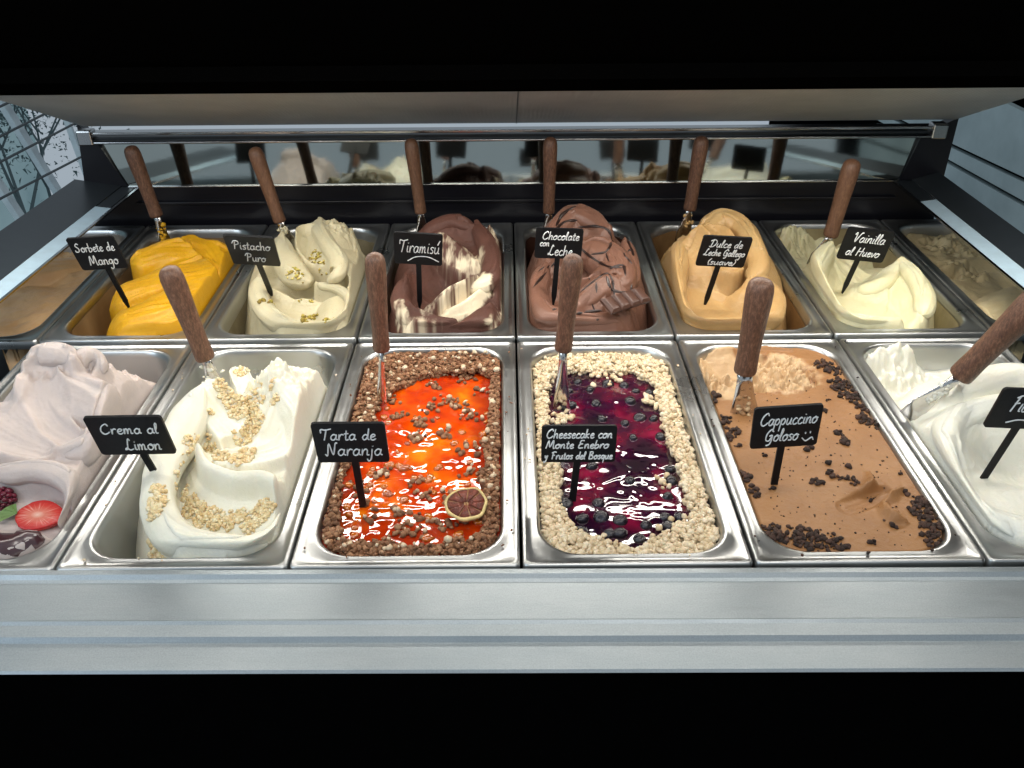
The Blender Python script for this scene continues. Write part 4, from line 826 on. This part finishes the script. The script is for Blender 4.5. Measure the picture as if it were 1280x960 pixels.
# dried orange slice
def disk(name, c, nrm, R, t, mats, parent, nseg=36):
    z = Vector(nrm).normalized(); x = z.orthogonal().normalized(); y = z.cross(x); out = []
    def ring(r0, r1, h0, h1, nm, mat, a0=0, a1=math.tau, n_=nseg):
        V = []
        for i in range(n_+1):
            a = a0+(a1-a0)*i/n_; w = 1+.03*math.sin(3*a+1)+.02*math.sin(7*a)
            for rr_, hh in ((r0,0),(r0,h0),(r1,h1),(r1,0)): V.append(tuple(Vector(c)+x*rr_*w*math.cos(a)+y*rr_*w*math.sin(a)+z*(hh+.0006*math.sin(5*a)*(hh > 0))))
        Fs = [(4*i+j, 4*i+(j+1)%4, 4*(i+1)+(j+1)%4, 4*(i+1)+j) for i in range(n_) for j in range(4)]
        if a1-a0 < 6: Fs += [(0,1,2,3), tuple(4*n_+j for j in (3,2,1,0))]
        return pydata(nm, V, Fs, mat, parent, True)
    return ring
M['rind'] = flat('dried_rind', (.62,.47,.20), .5, nz=.25, nscale=150); M['pulp'] = flat('dried_pulp', (.16,.030,.014), .4, nz=.5, nscale=300, bmp=.002); M['pith'] = flat('pith', (.48,.28,.13), .6, nz=.2)
c0 = at(583,631,.002); sl = empty('orange_slice', tuple(c0), 'round dried orange slice lying on the orange jam', 'orange slice')
ring = disk('s', c0, (-.03,-.18,1), .019, .003, None, sl)
ring(.0150,.0170,.0026,.0018,'rind',M['rind']); ring(.0008,.0151,.0010,.0010,'membrane',M['pith'])
for k in range(9): ring(.0020,.0144,.0018,.0026,'segment',M['pulp'],k*math.tau/9+.06,(k+1)*math.tau/9-.06,8)
# strawberry half + dark syrup
def strawmat():
    m, nt, b = newmat('strawberry_cut'); tc = N(nt,'ShaderNodeTexCoord'); mp = N(nt,'ShaderNodeMapping'); mp.inputs['Scale'].default_value = (38,62,0)
    nt.links.new(tc.outputs['Object'], mp.inputs['Vector']); sx = N(nt,'ShaderNodeVectorMath', operation='LENGTH'); nt.links.new(mp.outputs[0], sx.inputs[0])
    c = ramp(nt, sx.outputs['Value'], [(0,(.80,.50,.40)),(.22,(.66,.20,.14)),(.55,(.60,.055,.04)),(.82,(.50,.02,.02)),(1,(.30,.008,.010))])
    gr_ = N(nt,'ShaderNodeTexNoise'); gr_.inputs['Scale'].default_value = 10; gr_.inputs['Detail'].default_value = 2
    nm = N(nt,'ShaderNodeVectorMath', operation='NORMALIZE'); nt.links.new(mp.outputs[0], nm.inputs[0]); nt.links.new(nm.outputs[0], gr_.inputs['Vector'])
    v_ = ramp(nt, gr_.outputs['Fac'], [(.52,(0,0,0)),(.60,(1,1,1))]); k_ = ramp(nt, sx.outputs['Value'], [(.2,(0,0,0)),(.4,(.5,.5,.5)),(.75,(0,0,0))])
    mm = N(nt,'ShaderNodeMath', operation='MULTIPLY'); nt.links.new(v_, mm.inputs[0]); nt.links.new(k_, mm.inputs[1])
    nt.links.new(mixc(nt, mm.outputs[0], c, (.80,.45,.38)), b.inputs['Base Color']); b.inputs['Roughness'].default_value = .25; f_ = noise(nt, coords(nt), 260, 3); bump(nt, b, f_, .0012, .6); return m
c0 = FL['straw'].hit(50,650); c0 = c0+np.array([0,0,.004]); sb = empty('strawberry_half', tuple(c0), 'cut strawberry half on the pale pink gelato', 'strawberry')
V = []; Fs = []; n_ = 40
outl = []
for i in range(n_):
    a = math.tau*i/n_; x = math.cos(a); y = math.sin(a); outl.append((.0225*x*(1.0 if x > 0 else .80), .0145*y*(1-.32*max(0,x)**1.5)*(1 if x > -.6 else .9)))
for lev, sc_, z in ((0,.75,-.006),(1,.97,-.001),(2,1.,.001),(3,.985,.0018),(4,.94,.0022),(5,.3,.0019)): V += [(x*sc_, y*sc_, z) for x, y in outl]
Fs = [(l*n_+i, l*n_+(i+1)%n_, (l+1)*n_+(i+1)%n_, (l+1)*n_+i) for l in range(5) for i in range(n_)]+[tuple(5*n_+i for i in range(n_))]
o = pydata('flesh', V, Fs, strawmat(), sb, True); o.location = (0,0,0); o.rotation_euler = (.25,0,-.10)
M['leaf'] = flat('sepal', (.16,.26,.08), .6)
for k in range(5):
    a = math.pi+(k-2)*.5; V = [(-.016,.0,.003),(-.018+.010*math.cos(a-.3),.010*math.sin(a-.3),.005),(-.018+.013*math.cos(a),.013*math.sin(a),.003),(-.018+.010*math.cos(a+.3),.010*math.sin(a+.3),.005)]
    o = pydata('sepal', V, [(0,1,2,3)], M['leaf'], sb); o.location = (0,0,0)
bb = empty('blackberry', (0,0,0), 'dark red blackberry at the left edge beside the strawberry half', 'berry'); c1 = FL['straw'].hit(3,628)+[0,0,.004]; bb.location = tuple(c1)
M['bberry'] = flat('blackberry_skin', (.16,.015,.035), .25, nz=.4)
q = [];  r = np.random.default_rng(3)
for k in range(60):
    t = 1-2*(k+.5)/60; a = k*2.4; q.append((c1[0]+.0105*math.sqrt(1-t*t)*math.cos(a), c1[1]+.009*math.sqrt(1-t*t)*math.sin(a), c1[2]+.008*t))
o = crumbs('drupelets', q, r.uniform(.0022,.0028,60), M['bberry'], bb, lump=.06, seed=2, hi=True)
sy = empty('syrup_pool', (0,0,0), 'dark red syrup pooled in front of the strawberry half', 'syrup'); 
c2 = FL['straw'].hit(18,668); sy.location = tuple(c2); V = []; Fs = []
fs = FL['straw']
for l, sc_ in enumerate((1.,.9,.6,.25)):
    for i in range(32):
        a = math.tau*i/32; x = c2[0]-.004+.023*sc_*math.cos(a)*(1+.1*math.sin(3*a)); y = c2[1]+.014*sc_*math.sin(a); V.append((x, y, float(fs.h(x, y))+(.0003 if l == 0 else .0018)))
Fs = [(l*32+i, l*32+(i+1)%32, (l+1)*32+(i+1)%32, (l+1)*32+i) for l in range(3) for i in range(32)]+[tuple(96+i for i in range(32))]
pydata('syrup', V, Fs, jam('dark_syrup', [(.3,(.03,.006,.009)),(.7,(.06,.010,.014))], 40, .3), sy, True)

# ------------------------------------------------------------------ spatulas
def tube(name, C, Rr, mat, parent, nseg=20, cap=True):
    """C (n,3) centres, Rr (n,) or (n,2) radii"""
    C = np.asarray(C, float); V = []; n_ = len(C); Rr = np.asarray(Rr, float); Rr = Rr if Rr.ndim == 2 else np.stack([Rr, Rr], -1)
    for i in range(n_):
        d = C[min(i+1, n_-1)]-C[max(i-1, 0)]; z = Vector(d).normalized(); x = Vector((1,0,0))-z*z.x; x.normalize(); y = z.cross(x)
        for j in range(nseg): a = math.tau*j/nseg; V.append(tuple(Vector(C[i])+x*Rr[i,0]*math.cos(a)+y*Rr[i,1]*math.sin(a)))
    Fs = [(i*nseg+j, i*nseg+(j+1)%nseg, (i+1)*nseg+(j+1)%nseg, (i+1)*nseg+j) for i in range(n_-1) for j in range(nseg)]
    if cap: Fs += [tuple(range(nseg)), tuple((n_-1)*nseg+j for j in range(nseg))]
    return pydata(name, V, Fs, mat, parent, True)
def spatula(top, bot, tip, zb, rad, label, dY=0., wide=.010, tipdz=-.02, twist=0, smear=None):
    B = at(*bot, zb); T = atY(*top, B[1]+dY); d = T-B; Lh = np.linalg.norm(d); u = d/Lh; E = atplane(tip[0], tip[1], B, np.array([0,1,0.])); 
    e = E-B; e = e if np.linalg.norm(e) > .004 else -u*.02
    root = empty('gelato_spatula', tuple(B), label, 'spatula', 'brown handled gelato spatulas')
    ts = np.array([0,.02,.06,.2,.4,.6,.78,.88,.94,.975,.993,1.0]); pr = np.array([.80,.86,.86,.82,.86,.93,1.0,1.0,.92,.72,.42,.12])
    tube('handle', [B+d*t for t in ts], rad*pr, M['wood'], root)
    # blade: ferrule neck then a widening flat spade, running on into the gelato
    ue = e/np.linalg.norm(e); Lb = np.linalg.norm(e)+.012
    t2 = np.array([-.004,.2*Lb,.45*Lb,.7*Lb,Lb-.003,Lb+.012]); rx = np.array([.0045,.0050,.0065,.0085,.0105,.009])*(wide/.010); ry = np.array([.0040,.0034,.0022,.0014,.0009,.0005])
    tube('blade', [B+ue*t for t in t2], np.stack([rx, ry], -1), M['blade'], root, 16)
    if smear:
        r = np.random.default_rng(int(top[0])); k = 26; tt = r.uniform(.25, 1.05, k)**.8*np.linalg.norm(e); w_ = np.outer(r.normal(0, .0032, k), [1,0,0])+np.outer(r.normal(0, .0016, k), [0,1,0])
        crumbs('gelato_smear', B+ue*tt[:,None]+w_, r.uniform(.0012,.0034,k), MG[smear], root, lump=.25, seed=int(top[0]), hi=True)
    return root
spatula((162,182),(196,270),(206,300),.034,.0100,'spatula standing in the yellow sorbet', smear='mango')
spatula((317,184),(350,277),(357,292),.040,.0093,'spatula standing in the pistachio gelato', smear='pist')
spatula((513,173),(526,266),(528,285),.036,.0090,'spatula standing behind the tiramisu gelato')
spatula((688,171),(686,266),(686,285),.040,.0090,'spatula standing behind the milk chocolate gelato')
spatula((878,170),(862,262),(857,282),.038,.0098,'spatula standing in the caramel gelato', smear='dulce')
spatula((1067,199),(1038,295),(1028,312),.026,.0110,'spatula standing in the vanilla gelato', smear='vain')
spatula((209,333),(257,448),(268,478),.040,.0105,'spatula standing in the white lemon gelato', smear='crema')
spatula((468,316),(477,437),(477,508),.052,.0092,'spatula standing in the orange jam gelato', wide=.0055)
spatula((717,318),(704,437),(702,503),.052,.0095,'spatula standing in the purple berry gelato', wide=.008)
spatula((953,348),(931,465),(930,520),.040,.0118,'spatula standing in the flat coffee gelato', wide=.015, smear='capp')
spatula((1312,360),(1200,470),(1160,500),.045,.0125,'spatula leaning in the white gelato at front right', dY=-.02, smear='fior')

# ------------------------------------------------------------------ price tags with handwriting
GL = {
'a':(1.0,[[(.78,.85),(.4,1),(.08,.6),(.15,.1),(.45,0),(.72,.35),(.8,.95),(.76,.25),(1.0,.05)]]),
'b':(.95,[[(.15,2),(.1,.1),(.45,0),(.8,.4),(.6,.9),(.15,.7)]]),
'c':(.85,[[(.75,.85),(.45,1),(.1,.55),(.25,.05),(.6,0),(.85,.2)]]),
'd':(1.0,[[(.72,.8),(.4,.95),(.08,.5),(.25,.02),(.6,.2),(.8,.9),(.85,2),(.8,.3),(1,.05)]]),
'e':(.85,[[(.1,.5),(.5,.55),(.72,.8),(.45,1),(.12,.6),(.25,.05),(.6,.0),(.85,.25)]]),
'f':(.6,[[(.75,1.8),(.45,2),(.3,1.2),(.25,-.2)],[(0,1),(.65,1.05)]]),
'g':(1.0,[[(.78,.85),(.4,1),(.08,.55),(.3,.1),(.7,.4),(.8,.95),(.75,-.5),(.4,-1),(.1,-.7)]]),
'h':(1.0,[[(.12,2),(.12,0),(.2,.6),(.5,1),(.72,.8),(.72,.1),(.95,.05)]]),
'i':(.45,[[(.15,1),(.15,.15),(.4,.05)],[(.2,1.45),(.22,1.52)]]),
'j':(.5,[[(.25,1),(.2,-.6),(-.1,-.95),(-.3,-.6)],[(.28,1.45),(.3,1.52)]]),
'k':(.9,[[(.12,2),(.1,0)],[(.7,1),(.15,.5),(.75,0)]]),
'l':(.5,[[(.1,.4),(.35,1.6),(.22,2),(.1,1.4),(.15,.15),(.45,.05)]]),
'm':(1.4,[[(.1,1),(.1,0),(.2,.7),(.4,1),(.55,.7),(.55,0),(.65,.7),(.88,1),(1.02,.7),(1.02,.1),(1.3,.1)]]),
'n':(1.0,[[(.1,1),(.1,0),(.2,.65),(.5,1),(.72,.75),(.72,.1),(1,.08)]]),
'o':(.95,[[(.5,1),(.1,.7),(.12,.15),(.5,0),(.82,.4),(.7,.9),(.45,1),(.6,.8),(.95,.9)]]),
'p':(.95,[[(.12,1),(.08,-1)],[(.1,.6),(.45,1),(.8,.6),(.55,.05),(.15,.2)]]),
'q':(1.0,[[(.78,.85),(.4,1),(.08,.55),(.3,.1),(.7,.4),(.8,.95),(.75,-1)]]),
'r':(.75,[[(.12,1),(.12,0),(.2,.6),(.45,1),(.75,.9)]]),
's':(.75,[[(.7,.9),(.35,1),(.15,.75),(.55,.4),(.5,.05),(.05,.05)]]),
't':(.65,[[(.3,1.7),(.25,.2),(.45,0),(.65,.15)],[(0,1.1),(.6,1.15)]]),
'u':(1.0,[[(.1,1),(.12,.2),(.4,0),(.7,.4),(.75,1),(.75,.15),(1,.05)]]),
'\u00fa':(1.0,[[(.1,1),(.12,.2),(.4,0),(.7,.4),(.75,1),(.75,.15),(1,.05)],[(.5,1.4),(.8,2.1)]]),
'v':(.85,[[(.05,1),(.35,0),(.75,1),(.9,.9)]]),
'z':(.8,[[(.1,1),(.7,1),(.1,0),(.75,.05)]]),
'B':(1.3,[[(.2,2),(.15,0)],[(0,1.9),(.7,2),(.9,1.5),(.3,1.1),(1,.8),(.9,.1),(.1,0)]]),
'C':(1.4,[[(1.2,1.6),(.9,2),(.3,1.5),(.1,.6),(.5,0),(1,.15),(1.3,.5)]]),
'D':(1.6,[[(.5,1.9),(.4,.1)],[(-.1,1.6),(.7,2),(1.4,1.4),(1.1,.3),(.4,0),(0,.2)]]),
'E':(1.2,[[(1,1.9),(.4,1.9),(.3,1.1),(.8,1.1),(.3,1.0),(.15,.1),(1,.1)]]),
'F':(1.2,[[(.4,1.9),(.3,0)],[(0,1.7),(.6,2),(1.2,1.9)],[(.2,1.0),(.9,1.1)]]),
'G':(1.5,[[(1.2,1.6),(.8,2),(.2,1.3),(.2,.3),(.8,.1),(1.1,.9),(.7,.9),(1.2,.95),(1.1,-.4),(.5,-.7)]]),
'H':(1.4,[[(.2,2),(.1,0)],[(1.1,2),(1,0)],[(.0,1),(1.3,1.1)]]),
'L':(1.3,[[(.9,1.7),(.7,2),(.5,1.3),(.3,.2),(0,.1),(.2,.35),(.7,0),(1.2,.2)]]),
'M':(1.7,[[(0,0),(.3,1.9),(.7,.3),(1.2,2),(1.4,.1),(1.7,.1)]]),
'N':(1.5,[[(.0,.2),(.3,0),(.4,1.9),(1,.1),(1.2,1.9),(1.45,2)]]),
'P':(1.3,[[(.45,1.9),(.3,0)],[(-.1,1.4),(.3,2),(1,1.9),(1.1,1.3),(.4,1)]]),
'S':(1.3,[[(1.1,1.8),(.7,2),(.3,1.5),(.9,.8),(.7,.1),(.1,.15),(0,.5)]]),
'T':(1.3,[[(.0,1.3),(.0,1.9),(.6,1.8),(1.4,2)],[(.75,1.85),(.6,.6),(.5,0)]]),
'V':(1.3,[[(-.1,1.5),(.2,1.9),(.5,0),(1,1.7),(1.4,2)]]),
'y':(.9,[[(.1,1),(.3,.3),(.7,1)],[(.75,1),(.5,-.5),(.1,-1),(0,-.6)]]),
'(':(.5,[[(.45,2),(.1,1),(.4,-.2)]]), ')':(.5,[[(.05,2),(.4,1),(.05,-.2)]]),
':':(.4,[[(.2,1.2),(.2,1.25)],[(.2,.3),(.2,.35)]]), ' ':(.7,[])}
def text_strokes(s_):
    out = []; x = 0
    for ch in s_:
        adv, st = GL[ch]
        for q in st: out.append([(x+a, b_) for a, b_ in q])
        x += adv+.06
    return out, x
def price_tag(corners, base_px, zb, lines, label, penw=.0009, extra=()):
    """corners TL,TR,BR,BL in the photograph; lines: (text, u0, u1, vbase, xheight) in board fractions"""
    B = at(*base_px, zb); best = None
    for k in np.arange(-.2, 1.3, .05):
        nrm = np.array([0,1,k]); q = [atplane(a, b_, B, nrm) for a, b_ in corners]; r_ = (q[1]-q[0]+q[2]-q[3])/2; u_ = (q[0]-q[3]+q[1]-q[2])/2
        c_ = abs(r_@u_)/np.linalg.norm(r_)/np.linalg.norm(u_)+.02*abs(k-.35)
        if best is None or c_ < best[0]: best = (c_, k, q, r_, u_)
    _, k, q, r_, u_ = best; nrm = np.array([0,1,k])/math.hypot(1,k); C = sum(q)/4; W_ = np.linalg.norm(r_); H_ = np.linalg.norm(u_)
    r_ = r_/W_; u_ = u_/H_; t_ = nrm*.0022
    u2 = u_-r_*(u_@r_)*.6; u_ = u2/np.linalg.norm(u2)
    root = empty('price_tag', tuple(B), label, 'price tag', 'black price tags on stakes')
    pl = []
    for sx, sy in ((1,1),(-1,1),(-1,-1),(1,-1)):
        for i in range(4):
            a = math.atan2(sy, sx)-math.pi/4+i*math.pi/6; rr_ = .0028
            pl.append(C+r_*(sx*(W_/2-rr_)+rr_*math.cos(a))+u_*(sy*(H_/2-rr_)+rr_*math.sin(a)))
    prism('board', pl, t_, M['slate'], root)
    T = C-u_*H_*.35+t_*1.4; sd_ = B-T; nn = np.linalg.norm(sd_); s_ = sd_/nn; E_ = B+s_*.012; sw = .0028; side = r_-s_*(r_@s_); side /= np.linalg.norm(side)
    prism('stake', [T-side*sw, T+side*sw, B+side*sw, E_+side*.0008, E_-side*.0008, B-side*sw], t_*.9, M['slate'], root)
    cu = bpy.data.curves.new('lettering', 'CURVE'); cu.dimensions = '3D'; cu.bevel_depth = penw*.62; cu.bevel_resolution = 1; rl = random.Random(sum(map(ord, label)))
    def put(pts, z=.0005):
        sp_ = cu.splines.new('POLY'); sp_.points.add(len(pts)-1)
        for p_, (a, b_) in zip(sp_.points, pts): w = C+r_*a+u_*b_-nrm*z; w = w-np.array(B); p_.co = (*w, 1); p_.radius = .85+.3*rl.random()
    for tx, u0, u1, vb, xh in lines:
        st, tw = text_strokes(tx); sc_ = (u1-u0)*W_/tw; hh = xh*H_
        for q_ in st:
            c_ = cr(np.array(q_), 5) if len(q_) > 2 else np.array(q_, float)
            put([((u0-.5)*W_+(a+.16*b_)*sc_, (vb-.5)*H_+b_*hh) for a, b_ in c_])
    for q_ in extra: put([((a-.5)*W_, (b_-.5)*H_) for a, b_ in cr(np.array(q_, float), 6)])
    tmp = bpy.data.objects.new('tmp', cu); COL.objects.link(tmp); me = bpy.data.meshes.new_from_object(tmp, depsgraph=bpy.context.evaluated_depsgraph_get()); bpy.data.objects.remove(tmp); bpy.data.curves.remove(cu)
    me.name = 'lettering'; me.materials.clear(); me.materials.append(M['chalk']); o = bpy.data.objects.new('lettering', me); COL.objects.link(o); o.parent = root
    return root
price_tag([(81,299),(140,295),(161,335),(104,338)], (156,376), .016, [('Sorbete de',.08,.92,.58,.13),('Mango',.24,.86,.16,.15)], 'black tag reading Sorbete de Mango')
price_tag([(276,294),(341,298),(351.6,333),(294,330)], (338,366), .014, [('Pistacho',.12,.88,.58,.14),('Puro',.30,.72,.16,.14)], 'black tag reading Pistacho Puro')
price_tag([(491.6,290),(553,294),(553,332.5),(493.5,329)], (524.5,376), .014, [('Tiramis\u00fa',.10,.94,.40,.20)], 'black tag reading Tiramis\u00fa with an underline stroke', extra=[[(.28,.12),(.45,.26),(.7,.28),(.93,.14)]])
price_tag([(670,284.6),(730,287),(726,324),(668,322.5)], (692.5,370), .018, [('Chocolate',.14,.92,.64,.13),('con',.10,.30,.42,.11),('Leche',.28,.80,.12,.17)], 'black tag reading Chocolate con Leche')
price_tag([(880,294.5),(941.5,298),(929,335),(869,332)], (884,373), .012, [('Dulce de',.16,.84,.66,.12),('Leche Gallego',.10,.94,.38,.11),('(suave)',.22,.80,.08,.10)], 'black tag reading Dulce de Leche Gallego')
price_tag([(1062.7,284),(1119,290),(1104,329),(1044,323)], (1058,356), .012, [('Vainilla',.18,.86,.58,.15),('al Huevo',.14,.86,.16,.13)], 'black tag reading Vainilla al Huevo')
price_tag([(102,522),(200,521),(221,567),(128,569)], (193,592), .016, [('Crema al',.14,.90,.58,.13),('Limon',.36,.84,.14,.15)], 'black tag reading Crema al Limon')
price_tag([(386.7,530),(480.7,529),(486.7,577.7),(399,578)], (454,635), -.010, [('Tarta de',.10,.86,.60,.14),('Naranja',.12,.92,.20,.16)], 'black tag reading Tarta de Naranja')
price_tag([(677.7,532.7),(771.7,532),(769,577.7),(676,577.7)], (715.7,626), -.013, [('Cheesecake con',.06,.94,.68,.12),('Monte Enebro',.06,.90,.40,.11),('y Frutos del Bosque',.04,.96,.10,.10)], 'black tag reading Cheesecake con Monte Enebro y Frutos del Bosque')
price_tag([(944,511),(1030,505.7),(1020.7,556),(936.7,561.7)], (968,606), -.003, [('Cappuccino',.10,.94,.58,.15),('Goloso',.20,.70,.18,.15)], 'black tag reading Cappuccino Goloso with a drawn smiley', extra=[[(.80,.36),(.80,.32)],[(.87,.37),(.87,.33)],[(.76,.22),(.82,.14),(.90,.22),(.93,.16)]])
price_tag([(1257,485.7),(1352,490),(1322,538),(1227.7,534)], (1230,599), .0, [('Fior',.20,.52,.45,.20)], 'black tag reading Fior cut by the right edge of the photo', extra=[[(.25,.16),(.4,.24),(.6,.22)]])
